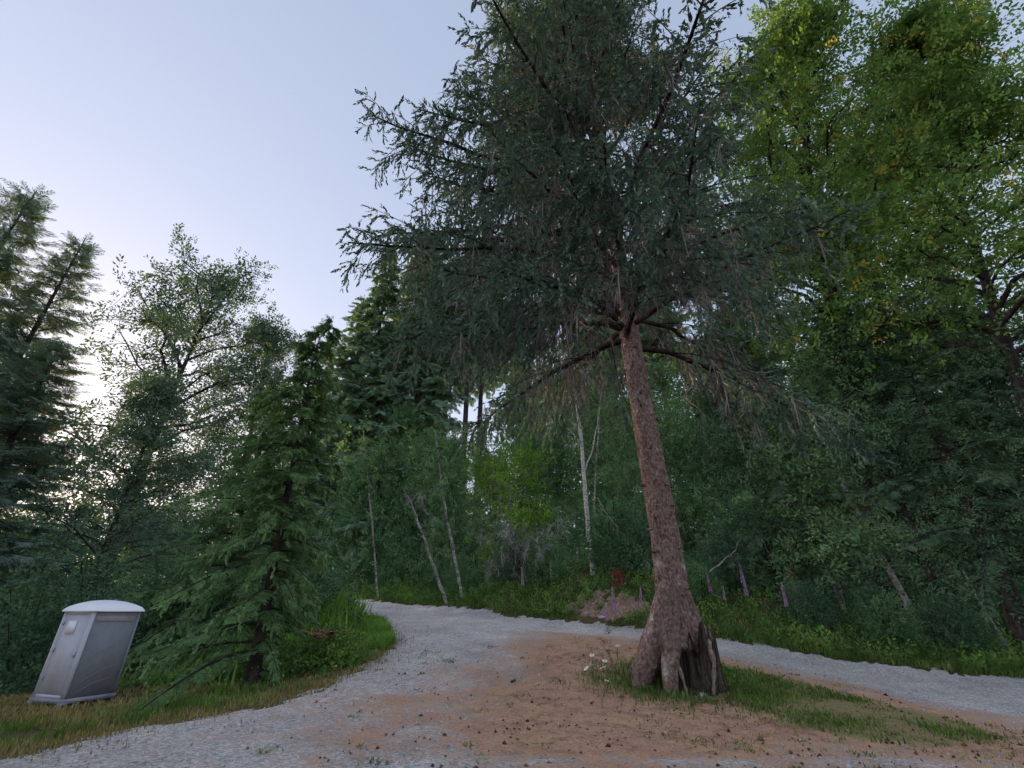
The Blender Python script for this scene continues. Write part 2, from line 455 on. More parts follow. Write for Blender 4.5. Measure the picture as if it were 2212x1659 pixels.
M = {
    'ground': ground_material(), 'gravel': gravel_material(),
    'bark_spruce': bark_mat('spruce_bark', (.17, .112, .095), (.38, .258, .222), (.50, .43, .39), (15, 15, 9), 1.0, .56),
    'bark_dark': bark_mat('dark_bark', (.028, .023, .02), (.075, .062, .055), (.12, .11, .10), (6, 6, 2), .6, .62),
    'bark_pale': bark_mat('pale_alder_bark', (.20, .19, .175), (.45, .43, .41), (.10, .10, .085), (5, 5, 9), .3, .52),
    'bark_birch': bark_mat('white_birch_bark', (.42, .41, .39), (.68, .66, .63), (.22, .21, .19), (4, 4, 14), .3, .6),
    'twig_dead': leaf_mat('dead_twigs', (.13, .105, .098), (.32, .27, .25), None, 0, .8),
    'twig_lichen': leaf_mat('lichen_grey_twigs', (.20, .20, .17), (.42, .42, .37), None, 0, .8),
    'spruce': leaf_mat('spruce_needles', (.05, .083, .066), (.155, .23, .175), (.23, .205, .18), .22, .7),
    'hemlock': leaf_mat('hemlock_needles', (.045, .095, .042), (.20, .33, .13), None, .25, .6),
    'fir': leaf_mat('fir_needles', (.085, .15, .10), (.24, .36, .23), None, .35, .35),
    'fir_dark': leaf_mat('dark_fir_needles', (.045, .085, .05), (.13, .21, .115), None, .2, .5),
    'fir_left': leaf_mat('teal_fir_needles', (.075, .12, .105), (.22, .31, .25), None, .35, .5),
    'alder': leaf_mat('alder_leaves', (.07, .14, .065), (.22, .36, .16), None, .35, .5),
    'alder_dim': leaf_mat('dusky_alder_leaves', (.05, .09, .07), (.16, .24, .16), None, .3, .5),
    'maple': leaf_mat('maple_leaves', (.075, .145, .045), (.22, .35, .10), (.58, .38, .06), .42, .45),  # orange end of the ramp paints warm sunlight into some leaves
    'lime': leaf_mat('bright_new_leaves', (.10, .21, .03), (.27, .43, .07), None, .4, .8),
    'brush': leaf_mat('brush_leaves', (.055, .12, .06), (.19, .34, .15), None, .3, .7),
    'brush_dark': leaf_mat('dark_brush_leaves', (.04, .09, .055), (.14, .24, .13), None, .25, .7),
    'cover': leaf_mat('ground_cover_leaves', (.055, .115, .038), (.20, .34, .08), (.30, .36, .09), .3, .9),
    'grass': leaf_mat('green_grass', (.06, .11, .03), (.20, .29, .07), (.42, .34, .15), .35, 1.2),
    'lush': leaf_mat('lush_grass', (.09, .19, .035), (.26, .44, .085), None, .4, 1.0),
    'dry': leaf_mat('dry_grass', (.20, .155, .06), (.44, .34, .15), (.24, .29, .08), .3, 1.2),
    'pebble': leaf_mat('loose_stones', (.22, .22, .23), (.60, .60, .60), None, 0, 2.0, .9, .2),
    'cone': leaf_mat('cone_scales', (.07, .04, .028), (.22, .13, .085), None, 0, 2.0, .9, .1),
    'stump': bark_mat('charred_stump_wood', (.024, .021, .019), (.12, .095, .078), (.16, .135, .10), (18, 18, 1.4), 1.0, .55),
    'root_pale': plain_mat('weathered_root', (.34, .26, .20), (.09, .07, .055), .9, 14, .1, 1.0),
    'rot_red': plain_mat('red_rotten_wood', (.17, .055, .032), (.035, .018, .014), .95, 9, .1, 1.0),
    'dirt': plain_mat('bank_earth', (.44, .28, .21), (.075, .045, .036), .95, 13, .1, 1.0),
    'stone': plain_mat('pale_stone', (.55, .53, .50), (.32, .30, .28), .9, 8, .2, .4),
    'moss_wood': plain_mat('mossy_wood', (.30, .20, .10), (.11, .10, .03), .95, 4, .1, .8),
    'fox': leaf_mat('foxglove_bells', (.36, .16, .36), (.60, .36, .60), None, .25, 2.0),
    'stem': plain_mat('plant_stem', (.12, .19, .05), (.07, .12, .03), .7),
    'petal': plain_mat('daisy_petals', (.82, .82, .80), (.7, .7, .68), .6),
    'yolk': plain_mat('daisy_centre', (.65, .42, .04), None, .7),
    'bracken': leaf_mat('dead_bracken', (.16, .08, .04), (.42, .25, .14), None, .2, 2.0),
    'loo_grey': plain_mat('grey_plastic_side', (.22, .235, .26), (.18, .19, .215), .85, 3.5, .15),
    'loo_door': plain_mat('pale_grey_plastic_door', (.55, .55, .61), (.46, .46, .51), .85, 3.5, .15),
    'loo_base': plain_mat('grey_plastic_base', (.30, .31, .36), (.2, .2, .24), .5, 4, .4),
    'loo_roof': plain_mat('white_plastic_roof', (.93, .93, .94), (.87, .87, .89), .4, 3, .4),
    'loo_trim': plain_mat('light_trim_plastic', (.50, .50, .55), (.40, .40, .45), .5, 3, .4),
    'loo_sign': plain_mat('white_notice', (.82, .84, .86), (.76, .78, .8), .5, 3, .3),
    'loo_vent': plain_mat('tan_vent_strip', (.47, .42, .42), (.34, .30, .30), .7, 14, .3),
    'loo_line': plain_mat('moulded_line', (.24, .25, .27), (.19, .20, .22), .8, 3, .2),
}

# ------------------------------------------------------------------ ground, gravel
def build_ground():
    t = np.linspace(-1, 1, 207)
    gx = 9.0 * np.sinh(t * 5.7); gy = 15 + 9.0 * np.sinh(t * 5.7)
    X, Y = np.meshgrid(gx, gy, indexing='ij')
    Z = height(X, Y)
    sd = sdist(X, Y, GRAVEL_POLY).reshape(X.shape)
    rough = np.clip(-sd / 2.0, 0, 1)
    Z = Z + (fbm(X * .9, Y * .9) - .5) * .35 * rough
    # dug-out earth face on the cut bank keeps its lumps
    n = len(t)
    idx = np.arange(n * n).reshape(n, n)
    F = np.stack([idx[:-1, :-1], idx[1:, :-1], idx[1:, 1:], idx[:-1, 1:]], -1).reshape(-1, 4)
    mb = MB()
    dry = np.clip(1 - np.abs(-sd - .5) / 1.1, 0, 1) * ((X < -3.5) & (Y < 17))
    mb.add(np.stack([X, Y, Z], -1).reshape(-1, 3), F, np.clip(dry * (.35 + fbm(X * 1.3, Y * 1.3)), 0, 1).ravel())
    tag(link('ground', mb.mesh('ground', M['ground'], True)), 'mossy brown forest soil under the grass and the trees', 'ground', kind='structure')
build_ground()

def gravel_z(x, y):
    sd = sdist(x, y, GRAVEL_POLY).reshape(np.shape(x))
    e = sd + (fbm(np.asarray(x) * 1.7, np.asarray(y) * 1.7) - .5) * 1.3 + (vnoise(np.asarray(x) * 9, np.asarray(y) * 9) - .5) * .5 - .05
    return np.clip(e * .06, -.05, .022), sd

def island_fields(X, Y):
    sd = sdist(X, Y, ISLAND).reshape(np.shape(X))
    nz = (fbm(X * .8 + 5, Y * .8) - .5)
    litter = np.clip(.5 + (sd + .6 + nz * 2.6) / 3.6, 0, 1)
    # brown needles drift out over the lot towards the camera
    dr = np.clip(1.05 - np.hypot((X - 1.9) / 7.4, (Y - 10.0) / 5.6) + nz * .6, 0, 1) * 1.25
    litter = np.clip(np.maximum(litter, dr), 0, .95)
    # bare wheel tracks: near the bottom edge and the drive
    litter *= 1 - .75 * np.clip(1 - np.abs(Y - 7.6 - .05 * (X - 1)) / .45, 0, 1) * np.clip(vnoise(X * .8, Y * 2) * 1.6 - .2, 0, 1)
    litter *= np.clip((X + 5.5 + nz * 4) / 5.5, 0, 1)
    gr = np.clip(sd / .8, 0, 1) * np.clip((X - 3.4 + nz * 2) / 2.2, 0, 1)
    turf = np.clip(gr * (.86 + 1.1 * np.clip((X * .55 + Y * .75 - 12.9) / 1.6, 0, 1)) + .9 * np.clip(1.1 - np.hypot(X - 3.3, Y - 13.2) / 1.9, 0, 1), 0, 1)
    # grass strip along the crown of the far road
    d = np.abs((Y - (24 - 1.55 - .79 * (X + .13))))
    turf = np.maximum(turf, .62 * np.clip(1 - d / .55, 0, 1) * np.clip((X - .3) / 1.2, 0, 1) * np.clip((4.2 - X) / 1.2, 0, 1))
    return litter, turf

def build_gravel():
    xs = np.arange(-16.5, 26.2, .17); ys = np.arange(-2, 37.2, .17)
    X, Y = np.meshgrid(xs, ys, indexing='ij')
    off, sd = gravel_z(X, Y)
    Z = height(X, Y) + off + (fbm(X * 1.1, Y * 1.1) - .5) * .06 * (sd > .3) + .012 * (sd > .4)
    keep = sd > -.8
    n0, n1 = X.shape
    idx = np.arange(n0 * n1).reshape(n0, n1)
    F = np.stack([idx[:-1, :-1], idx[1:, :-1], idx[1:, 1:], idx[:-1, 1:]], -1).reshape(-1, 4)
    F = F[keep.ravel()[F].all(1)]
    used, inv = np.unique(F, return_inverse=True)
    mb = MB()
    mb.add(np.stack([X, Y, Z], -1).reshape(-1, 3)[used], inv.reshape(-1, 4))
    me = mb.mesh('gravel_drive', M['gravel'], True)
    li, tu = island_fields(X, Y)
    for nm, val in (('litter', li), ('turf', tu)):
        a = me.attributes.new(nm, 'FLOAT', 'POINT')
        a.data.foreach_set('value', val.ravel()[used].astype(np.float32))
    tag(link('gravel_road', me), 'grey gravel lot and road strewn with brown spruce needles', 'road', kind='structure')
build_gravel()

# ------------------------------------------------------------------ foliage templates
def kite(base, d, side, ln, wd, bend=0.0, down=(0, 0, -1)):
    base, d, side = np.asarray(base, float), nrm(d), nrm(side)
    tip = base + d * ln + np.asarray(down) * bend * ln
    mid = base + d * ln * .45 + np.asarray(down) * bend * ln * .2
    return [base, mid + side * wd / 2, tip, mid - side * wd / 2]

def t_build(quads):
    V = np.array(quads).reshape(-1, 3)
    F = np.arange(len(V)).reshape(-1, 4)
    return V, F

def hanging_branchlet(r):
    """pendulous spruce branchlet along -Z, length 1, clothed in needle tufts"""
    q = []
    def brush(p0, d, L, n, w):
        d = nrm(d)
        for k in range(n):
            t = (k + r.random()) / n
            a = r.random() * 6.283
            s1 = nrm(np.cross(d, (1, .3, .2))); s2 = np.cross(d, s1)
            out = s1 * math.cos(a) + s2 * math.sin(a)
            dd = d * 1.0 + out * .42
            q.append(kite(p0 + d * L * t, dd, np.cross(dd, out) + .3 * r.normal(size=3), w * (1.15 - .4 * t) * r.uniform(.8, 1.25), w * .39, .08))
    brush(np.zeros(3), np.array([r.normal() * .12, r.normal() * .12, -1]), 1.0, 16, .19)
    for s in (-1, 1):
        t = r.uniform(.08, .6)
        brush(np.array([0, 0, -t]), np.array([s * .45, r.normal() * .4, -.9]), r.uniform(.35, .6), 8, .15)
    return t_build(q)

def flat_spray(r, pairs=8, w=.115):
    """flat pinnate conifer spray along +X, length 1, normal +Z"""
    q = [kite((0, 0, 0), (1, 0, -.08), (0, 1, 0), 1.0, w * .8, .08)]
    for k in range(pairs):
        t = .08 + .86 * k / pairs
        for s in (-1, 1):
            L = .5 * (1 - t * .68) * r.uniform(.7, 1.2)
            q.append(kite((t + r.normal() * .02, 0, -.08 * t), (.75, s * .75, -.1 + r.normal() * .12), (.7, -s * .7, r.normal() * .3), L, w * r.uniform(.8, 1.3), .15))
    return t_build(q)

def leaf_cluster(r, n=11, size=.27, wd=.6, spread=.26):
    """leaves round the end of a twig along +X, length 1"""
    q = []
    for k in range(n):
        t = (k + .5) / n
        a = k * 2.4 + r.normal() * .4
        out = np.array([0, math.cos(a), math.sin(a)])
        p = np.array([t, 0, 0]) + out * spread * r.random() * (1 - .4 * t)
        d = np.array([.5 + .5 * t, 0, 0]) + out * .8 + np.array([0, 0, -.35]) + r.normal(size=3) * .2
        sd = np.cross(d, (0, 0, 1)) + r.normal(size=3) * .35
        q.append(kite(p, d, sd, size * r.uniform(.7, 1.25), size * wd, .25))
    return t_build(q)

r0 = np.random.default_rng(3)
T_HANG = [hanging_branchlet(r0) for _ in range(5)]
def short_shoot(r):
    q = []
    for k in range(11):
        t = (k + r.random()) / 11; a = r.random() * 6.283
        out = np.array([math.cos(a), math.sin(a), 0])
        dd = np.array([0, 0, -1.]) + out * .5
        q.append(kite(np.array([0, 0, -t]), dd, np.cross(dd, out) + .3 * r.normal(size=3), .32 * r.uniform(.8, 1.2), .15, .05))
    return t_build(q)
T_SHOOT = [short_shoot(r0) for _ in range(4)]
T_SPRAY = [flat_spray(r0) for _ in range(4)]
T_SPRAY_FINE = [flat_spray(r0, 12, .045) for _ in range(4)]
T_LEAF = [leaf_cluster(r0) for _ in range(5)]
T_MAPLE = [leaf_cluster(r0, 12, .28, .8) for _ in range(4)]
T_BRUSH = [leaf_cluster(r0, 10, .30, .6, .32) for _ in range(5)]
def bare_twig(r, n=9):
    q = []
    for k in range(n):
        t = k / n
        d = np.array([1, r.normal() * .6, r.normal() * .6])
        q.append(kite((t * .7, 0, 0), d, r.normal(size=3), r.uniform(.25, .6), .022, .2))
    q.append(kite((0, 0, 0), (1, 0, 0), (0, 1, 0), 1, .03, .1))
    return t_build(q)
T_BARE = [bare_twig(r0) for _ in range(4)]

def scatter_tmpl(mb, tmpls, pos, Dir, scale, tint, up=None, roll=None, mat=0):
    pick = rng.integers(0, len(tmpls), len(pos))
    fr = frames(Dir, up, roll)
    for k, t in enumerate(tmpls):
        s = pick == k
        mb.inst(t, pos[s], fr[s], np.asarray(scale)[s], np.asarray(tint)[s], mat)

def curve_pts(p0, d0, L, n, droop, up_end=0.0):
    """batch of arching polylines: p0 (B,3), d0 (B,3) start direction, L (B,), droop (B,)"""
    s = np.linspace(0, 1, n)[None, :, None]
    L = L[:, None, None]
    P = p0[:, None, :] + nrm(d0)[:, None, :] * L * s
    dz = -np.asarray(droop)[:, None] * (s[..., 0] ** 2) * L[..., 0] + up_end * (s[..., 0] ** 4) * L[..., 0]
    P = P.copy(); P[..., 2] += dz
    return P

def sample_on(P, s):
    """points and tangents at parameters s (B,m) on polylines P (B,n,3)"""
    B, n, _ = P.shape
    x = np.clip(s, 0, .9999) * (n - 1)
    i = x.astype(int); f = (x - i)[..., None]
    b = np.arange(B)[:, None]
    a, c = P[b, i], P[b, i + 1]
    return a * (1 - f) + c * f, nrm(c - a)

# ------------------------------------------------------------------ conifers (flat sprays)
def conifer(H, Rmax, base=.12, nb=120, leafmat='fir', bark='bark_dark', r_trunk=.2, sprays=T_SPRAY, dens=2.6, sscale=.85, rise=.15, droop=.3, lean=(0, 0), prof=.85, top_droop=False, wob=0, asym=None, hang=0):
    t = np.sort(rng.random(nb)) * (1 - base) + base
    t = base + (1 - base) * ((np.arange(nb) + rng.random(nb)) / nb) ** .9
    zz = t * H * .985
    az = np.arange(nb) * 2.4 + rng.normal(0, .35, nb)
    Lb = (Rmax * np.clip((1 - t) / (1 - base), 0, 1) ** prof + .25) * rng.uniform(.65, 1.12, nb)
    if asym:
        Lb *= 1 - asym[1] * np.clip(np.cos(az - asym[0]), 0, 1) * np.clip(1.3 - 2.2 * t, 0, 1)
    tz = np.linspace(0, 1, 14)
    trunk = np.c_[lean[0] * tz + wob * np.sin(tz * 5), lean[1] * tz + wob * np.cos(tz * 4) - wob, tz * H]
    if top_droop:
        trunk[-2:] += np.array([[.1, 0, -.05], [.45, .1, -.35]])
    p0 = np.stack([np.interp(zz, trunk[:, 2], trunk[:, k]) for k in range(2)] + [zz], 1)
    el = rise + .5 * (t - base) ** 2 + rng.normal(0, .08, nb)
    d0 = np.c_[np.cos(az), np.sin(az), np.tan(el)]
    P = curve_pts(p0, d0, Lb, 7, droop * rng.uniform(.7, 1.3, nb), .1)
    tb = MB()
    V, F = tubes(trunk, r_trunk * (1 - .93 * tz) * (1 + .5 * np.exp(-tz * 25)), 9); tb.add(V, F)
    bb = MB()
    V, F = tubes(P, (.012 + .012 * Lb)[:, None] * np.linspace(1, .2, 7)[None], 4); bb.add(V, F)
    cb = MB()
    m = int(np.ceil(Rmax * dens))
    s = (np.arange(m)[None] + rng.random((nb, m))) / m * .85 + .14
    pos, tan = sample_on(P, s)
    keep = (rng.random((nb, m)) < (Lb / Rmax)[:, None] * 1.15 + .1)
    for side in (-1, 1):
        lat = np.cross(tan, [0, 0, 1.]) * side
        d = tan * .75 + lat * .85 + np.array([0, 0, -.3]) + rng.normal(0, .28, tan.shape)
        sc = sscale * (1.15 - .75 * s) * (.45 + .55 * np.minimum(Lb / Rmax * 1.5, 1))[:, None] * rng.uniform(.75, 1.25, s.shape)
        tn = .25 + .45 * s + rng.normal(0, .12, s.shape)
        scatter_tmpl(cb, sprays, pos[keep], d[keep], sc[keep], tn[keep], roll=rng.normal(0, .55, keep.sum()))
    if hang:
        mh = int(m * hang)
        sh = .2 + .8 * (np.arange(mh)[None] + rng.random((nb, mh))) / mh
        ph, th_ = sample_on(P, sh); ph, th_ = ph.reshape(-1, 3), th_.reshape(-1, 3)
        ph = ph + np.cross(th_, [0, 0, 1.]) * rng.normal(0, .22, (len(ph), 1)) * np.repeat(Lb / Rmax, mh)[:, None]
        d = np.array([0, 0, 1.]) - th_ * .7 + rng.normal(0, .3, ph.shape)
        fr = frames(d); Mx = np.stack([fr[:, :, 1], fr[:, :, 2], fr[:, :, 0]], 2)
        pk = rng.integers(0, len(T_SHOOT), len(ph))
        for kk, tq in enumerate(T_SHOOT):
            w = pk == kk
            cb.inst(tq, ph[w], Mx[w], rng.uniform(.2, .42, w.sum()), .3 + .4 * sh.ravel()[w] + rng.normal(0, .12, w.sum()))
    pe, te = sample_on(P, np.full((nb, 1), .93))
    scatter_tmpl(cb, sprays, pe[:, 0], te[:, 0], sscale * .6 * rng.uniform(.8, 1.2, nb), np.full(nb, .75))
    return {'trunk': tb.mesh('trunk', M[bark], True), 'branches': bb.mesh('branches', M[bark], True), 'crown': cb.mesh('crown', M[leafmat])}

# ------------------------------------------------------------------ broadleaf trees
def broadleaf(H, base, Rc, n1=20, n2=6, n3=8, leafmat='alder', bark='bark_dark', r_trunk=.16, tmpl=T_LEAF, lsc=.5, lean=(0, 0), el=(35, 65), shape='round', jitter=.35, stems=1, wob=.25, keep_lo=1.0):
    tb, bb, cb = MB(), MB(), MB()
    for sidx in range(stems):
        sa = sidx / max(stems, 1) * 6.28 + rng.random()
        ln = np.array(lean, float) + (np.array([math.cos(sa), math.sin(sa)]) * H * .16 if stems > 1 else 0)
        Hs = H * (rng.uniform(.75, 1) if stems > 1 else 1)
        tz = np.linspace(0, 1, 14)
        ph = rng.random(2) * 6
        trunk = np.c_[ln[0] * tz ** 1.4 + wob * np.sin(tz * 4 + ph[0]) * tz, ln[1] * tz ** 1.4 + wob * np.sin(tz * 5 + ph[1]) * tz, tz * Hs]
        V, F = tubes(trunk, r_trunk / math.sqrt(stems) * (1 - .9 * tz) * (1 + .5 * np.exp(-tz * 22)), 8); tb.add(V, F)
        k1 = max(4, n1 // stems)
        t = base + (.98 - base) * ((np.arange(k1) + rng.random(k1)) / k1)
        az = np.arange(k1) * 2.4 + rng.normal(0, .4, k1)
        u = (t - base) / (1 - base)
        pr = {'round': np.sqrt(np.clip(1 - (u * 1.55 - .62) ** 2 / .98, .05, 1)), 'tall': np.clip(1.05 - .75 * u, .2, 1), 'top': .55 + .5 * u}[shape]
        Lb = Rc * pr * rng.uniform(.7, 1.15, k1)
        zz = t * Hs
        p0 = np.stack([np.interp(zz, trunk[:, 2], trunk[:, k]) for k in range(2)] + [zz], 1)
        e = np.radians(rng.uniform(el[0], el[1], k1)) * (.7 + .5 * u)
        d0 = np.c_[np.cos(az) * np.cos(e), np.sin(az) * np.cos(e), np.sin(e)]
        P1 = curve_pts(p0, d0, Lb, 7, rng.uniform(.1, .45, k1))
        wv = rng.normal(0, .06, P1.shape) * Lb[:, None, None] * np.linspace(0, 1, 7)[None, :, None]
        P1 = P1 + wv
        V, F = tubes(P1, (r_trunk * .32 * (Lb / Rc))[:, None] * np.linspace(1, .2, 7)[None] + .006, 5); bb.add(V, F)
        s = .22 + .78 * (np.arange(n2)[None] + rng.random((k1, n2))) / n2
        q, tan = sample_on(P1, s)
        d2 = tan * .6 + rng.normal(0, .62, tan.shape) + np.array([0, 0, .12])
        L2 = (Lb[:, None] * .42 * (1.15 - .55 * s) * rng.uniform(.7, 1.3, s.shape)).ravel() + .3
        P2 = curve_pts(q.reshape(-1, 3), d2.reshape(-1, 3), L2, 5, rng.uniform(.1, .45, len(L2)))
        V, F = tubes(P2, (.006 + .008 * L2)[:, None] * np.linspace(1, .3, 5)[None], 3); bb.add(V, F)
        s3 = .15 + .85 * (np.arange(n3)[None] + rng.random((len(L2), n3))) / n3
        q3, t3 = sample_on(P2, s3)
        q3 = q3.reshape(-1, 3) + rng.normal(0, jitter, (len(L2) * n3, 3)) * [1, 1, .8]
        d3 = t3.reshape(-1, 3) * .5 + rng.normal(0, .6, q3.shape) + np.array([0, 0, -.1])
        if keep_lo < 1:
            kp = rng.random(len(q3)) < keep_lo + (1 - keep_lo) * vnoise(q3[:, 0] * .8 + 50, q3[:, 2] * .8 + q3[:, 1] * .5) ** 2
            q3, d3 = q3[kp], d3[kp]
        cl = vnoise(q3[:, 0] * .7 + 99, q3[:, 1] * .7 + q3[:, 2] * .6)
        scatter_tmpl(cb, tmpl, q3, d3, lsc * rng.uniform(.7, 1.3, len(q3)), .15 + .6 * cl + rng.normal(0, .12, len(q3)), roll=rng.random(len(q3)) * 6.28)
    return {'trunk': tb.mesh('trunk', M[bark], True), 'branches': bb.mesh('branches', M[bark], True), 'crown': cb.mesh('crown', M[leafmat])}

def shrub(H, Rc, n=420, leafmat='brush', tmpl=T_BRUSH, lsc=.42, stems=9, twig='bark_dark'):
    sb, cb = MB(), MB()
    a = rng.random(stems) * 6.28
    d0 = np.c_[np.cos(a) * rng.uniform(.1, .8, stems), np.sin(a) * rng.uniform(.1, .8, stems), np.ones(stems)]
    P = curve_pts(np.c_[np.cos(a) * .1, np.sin(a) * .1, np.full(stems, -.1)], d0, H * rng.uniform(.7, 1.05, stems), 7, rng.uniform(0, .25, stems))
    V, F = tubes(P, np.full((stems, 1), .012 + .006 * H) * np.linspace(1, .25, 7)[None], 4); sb.add(V, F)
    # leaves fill a lumpy dome, denser towards its skin
    b = nrm(rng.normal(size=(n, 3))); b[:, 2] = np.abs(b[:, 2]) * 1.0
    lump = .72 + .5 * vnoise(b[:, 0] * 2.2 + 31, b[:, 1] * 2.2 + b[:, 2] * 1.7)
    rad = rng.random(n) ** .45 * lump
    pos = b * rad[:, None] * [Rc, Rc, H]
    pos[:, 2] = np.maximum(pos[:, 2], .1 + .12 * rng.random(n))
    d = b + rng.normal(0, .5, b.shape) + [0, 0, .1]
    cl = vnoise(pos[:, 0] * 1.5 + 3, pos[:, 1] * 1.5 + pos[:, 2] * 1.1)
    scatter_tmpl(cb, tmpl, pos, d, lsc * rng.uniform(.65, 1.3, n), .1 + .65 * cl + rng.normal(0, .12, n), roll=rng.random(n) * 6.28)
    return {'stems': sb.mesh('stems', M[twig], True), 'foliage': cb.mesh('foliage', M[leafmat])}

# ------------------------------------------------------------------ the great spruce
HERO = np.array([3.95, 12.5, .25])
def build_hero():
    root = thing('spruce_tree', 'towering spruce with reddish scaly trunk and drooping boughs standing on an old dark stump', 'tree', tuple(HERO))
    H = 35.0
    # trunk: flared base over the old stump
    zs = np.r_[np.linspace(.72, 3.4, 46), np.linspace(3.5, 10.5, 80), np.linspace(11, H, 30)]
    rad = np.interp(zs, [.72, .84, 1.0, 1.35, 1.8, 2.2, 2.7, 3.25, 4.2, 5.4, 9, 14, 22, H], [.40, .62, .64, .51, .43, .40, .38, .365, .35, .335, .30, .26, .17, .02])
    n = 72
    th = np.linspace(0, 2 * np.pi, n, endpoint=False)
    TH, ZZ = np.meshgrid(th, zs)
    r = rad[:, None] * np.ones(n)
    amp = np.clip((2.6 - ZZ) / 1.8, 0, 1)
    r = r * (1 + amp * (.12 * np.cos(3 * TH + .6) + .09 * np.cos(5 * TH + 2)) - .015 * np.cos(TH * 7 + ZZ * 1.2))
    r += (fbm(np.cos(TH) * 5 + ZZ * .3 + 40, np.sin(TH) * 5 + ZZ * 4.2, 4) - .5) * .085 * np.clip(r / .4, .2, 1.1)
    r += (vnoise(TH * 6.5, ZZ * 9) > .62) * .010 * (ZZ < 11)
    r += .03 * np.exp(-((ZZ - 2.27) / .05) ** 2) * -1 * (np.cos(TH + 1.2) > -.2)
    cx = np.interp(zs, [0, 3.3, 5.4, 9, H], [.0, .06, -.02, -.14, -.35])[:, None] + .08 * np.clip((1.6 - ZZ), 0, 1)
    V = np.stack([cx + r * np.cos(TH), r * np.sin(TH), ZZ], -1).reshape(-1, 3)
    idx = np.arange(len(zs) * n).reshape(len(zs), n)
    F = np.stack([idx[:-1], np.roll(idx[:-1], -1, 1), np.roll(idx[1:], -1, 1), idx[1:]], -1).reshape(-1, 4)
    tb = MB(); tb.add(V, F)
    # buttress roots
    for pts, rr in (([(-.22, -.16, 1.9), (-.36, -.2, 1.4), (-.56, -.22, .98), (-.80, -.22, .55), (-1.02, -.2, .15), (-1.15, -.18, -.15)], [.24, .29, .30, .26, .22, .17]),
                    ([(-.16, -.3, 1.6), (-.28, -.48, 1.15), (-.40, -.60, .72), (-.50, -.68, .3), (-.56, -.72, -.15)], [.24, .26, .21, .17, .14]),
                    ([(-.2, .3, 1.5), (-.5, .6, .8), (-.8, .9, .1), (-.9, 1.0, -.2)], [.3, .3, .26, .2]),
                    ([(.3, .3, 1.4), (.6, .6, .8), (.8, .85, .1), (.9, .95, -.2)], [.3, .28, .24, .2])):
        p = np.array(pts, float); m = len(p)
        tt = np.linspace(0, m - 1, 26)
        pp = np.stack([np.interp(tt, np.arange(m), p[:, k]) for k in range(3)], 1)
        pp[1:-1] = (pp[:-2] + pp[1:-1] * 2 + pp[2:]) / 4
        v, f = tubes(pp, np.interp(tt, np.arange(m), rr), 24)
        v = v + (fbm(v[:, 0] * 5 + v[:, 1] * 3 + 20, v[:, 2] * 5 + 20) - .5)[:, None] * .09 * nrm(v - np.repeat(pp, 24, 0))
        tb.add(v, f)
    # broken stubs and knots on the bare trunk
    k = 46
    kz = rng.uniform(1.6, 10, k); ka = rng.random(k) * 6.28
    kr = np.interp(kz, zs, rad)
    p0 = np.c_[np.interp(kz, zs, cx[:, 0]) + kr * .85 * np.cos(ka), kr * .85 * np.sin(ka), kz]
    d = np.c_[np.cos(ka), np.sin(ka), rng.normal(0, .2, k)]
    L = .1 + .14 * rng.random(k)
    P = curve_pts(p0, d, L, 3, np.zeros(k))
    v, f = tubes(P, np.array([.05, .04, .022])[None] * rng.uniform(.6, 1.2, (k, 1)), 6); tb.add(v, f)
    link('trunk', tb.mesh('trunk', M['bark_spruce'], True), root)
    # old stump it grew over: fluted, burnt dark, hollow at the front
    sb = MB()
    zz = np.linspace(-.15, 1.06, 18); n2 = 120
    a2 = np.linspace(0, 2 * np.pi, n2, endpoint=False)
    A, Z = np.meshgrid(a2, zz)
    rr = .60 + .10 * np.clip((.3 - Z) / .4, 0, 1) + .10 * (vnoise(A * 3.2, Z * .9) - .5) + .10 * (vnoise(A * 8, Z * .8 + 7) - .5) + .07 * (vnoise(A * 17 + 3, Z * 1.2) - .5)
    hol = np.exp(-((A - 4.62) / .24) ** 2) + .75 * np.exp(-((A - 4.1) / .1) ** 2) + .6 * np.exp(-((A - 5.35) / .1) ** 2)
    rr = rr - .26 * hol * np.clip((1.0 - Z) / .25, 0, 1)
    rim = .72 + .5 * vnoise(a2 * 7, a2 * 0 + 2) * (.6 + .8 * vnoise(a2 * 2, a2 * 0 + 9))
    Z = np.where(Z > 0, Z * rim[None], Z)
    V = np.stack([.22 + rr * np.cos(A), -.12 + rr * np.sin(A), Z], -1).reshape(-1, 3)
    idx = np.arange(len(zz) * n2).reshape(len(zz), n2)
    F = np.stack([idx[:-1], np.roll(idx[:-1], -1, 1), np.roll(idx[1:], -1, 1), idx[1:]], -1).reshape(-1, 4)
    sb.add(V, F)
    link('old_stump', sb.mesh('old_stump', M['stump'], True), root)['label'] = 'dark fluted old stump with a hollow front'
    for pts, rr in (([(.52, -.56, 1.0), (.47, -.70, .86), (.49, -.74, .55), (.43, -.75, .3), (.36, -.80, .06), (.33, -.84, -.1)], [.05, .058, .048, .044, .036, .03]),
                    ([(-.34, -.66, .75), (-.29, -.72, .5), (-.24, -.74, .25), (-.2, -.76, -.05)], [.07, .05, .035, .03])):
        p = np.array(pts, float); m = len(p); tt = np.linspace(0, m - 1, 16)
        pp = np.stack([np.interp(tt, np.arange(m), p[:, k2]) for k2 in range(3)], 1)
        rb = MB(); v, f = tubes(pp, np.interp(tt, np.arange(m), rr) * (1 + .25 * np.sin(tt * 5)), 9); rb.add(v, f)
        link('pale_root', rb.mesh('pale_root', M['root_pale'], True), root)
    # boughs
    nb = 132
    t = ((np.arange(nb) + rng.random(nb)) / nb) ** 1.15
    z0 = 9.2 + t * (H - 9.7)
    az = np.arange(nb) * 2.39996 + rng.normal(0, .3, nb)
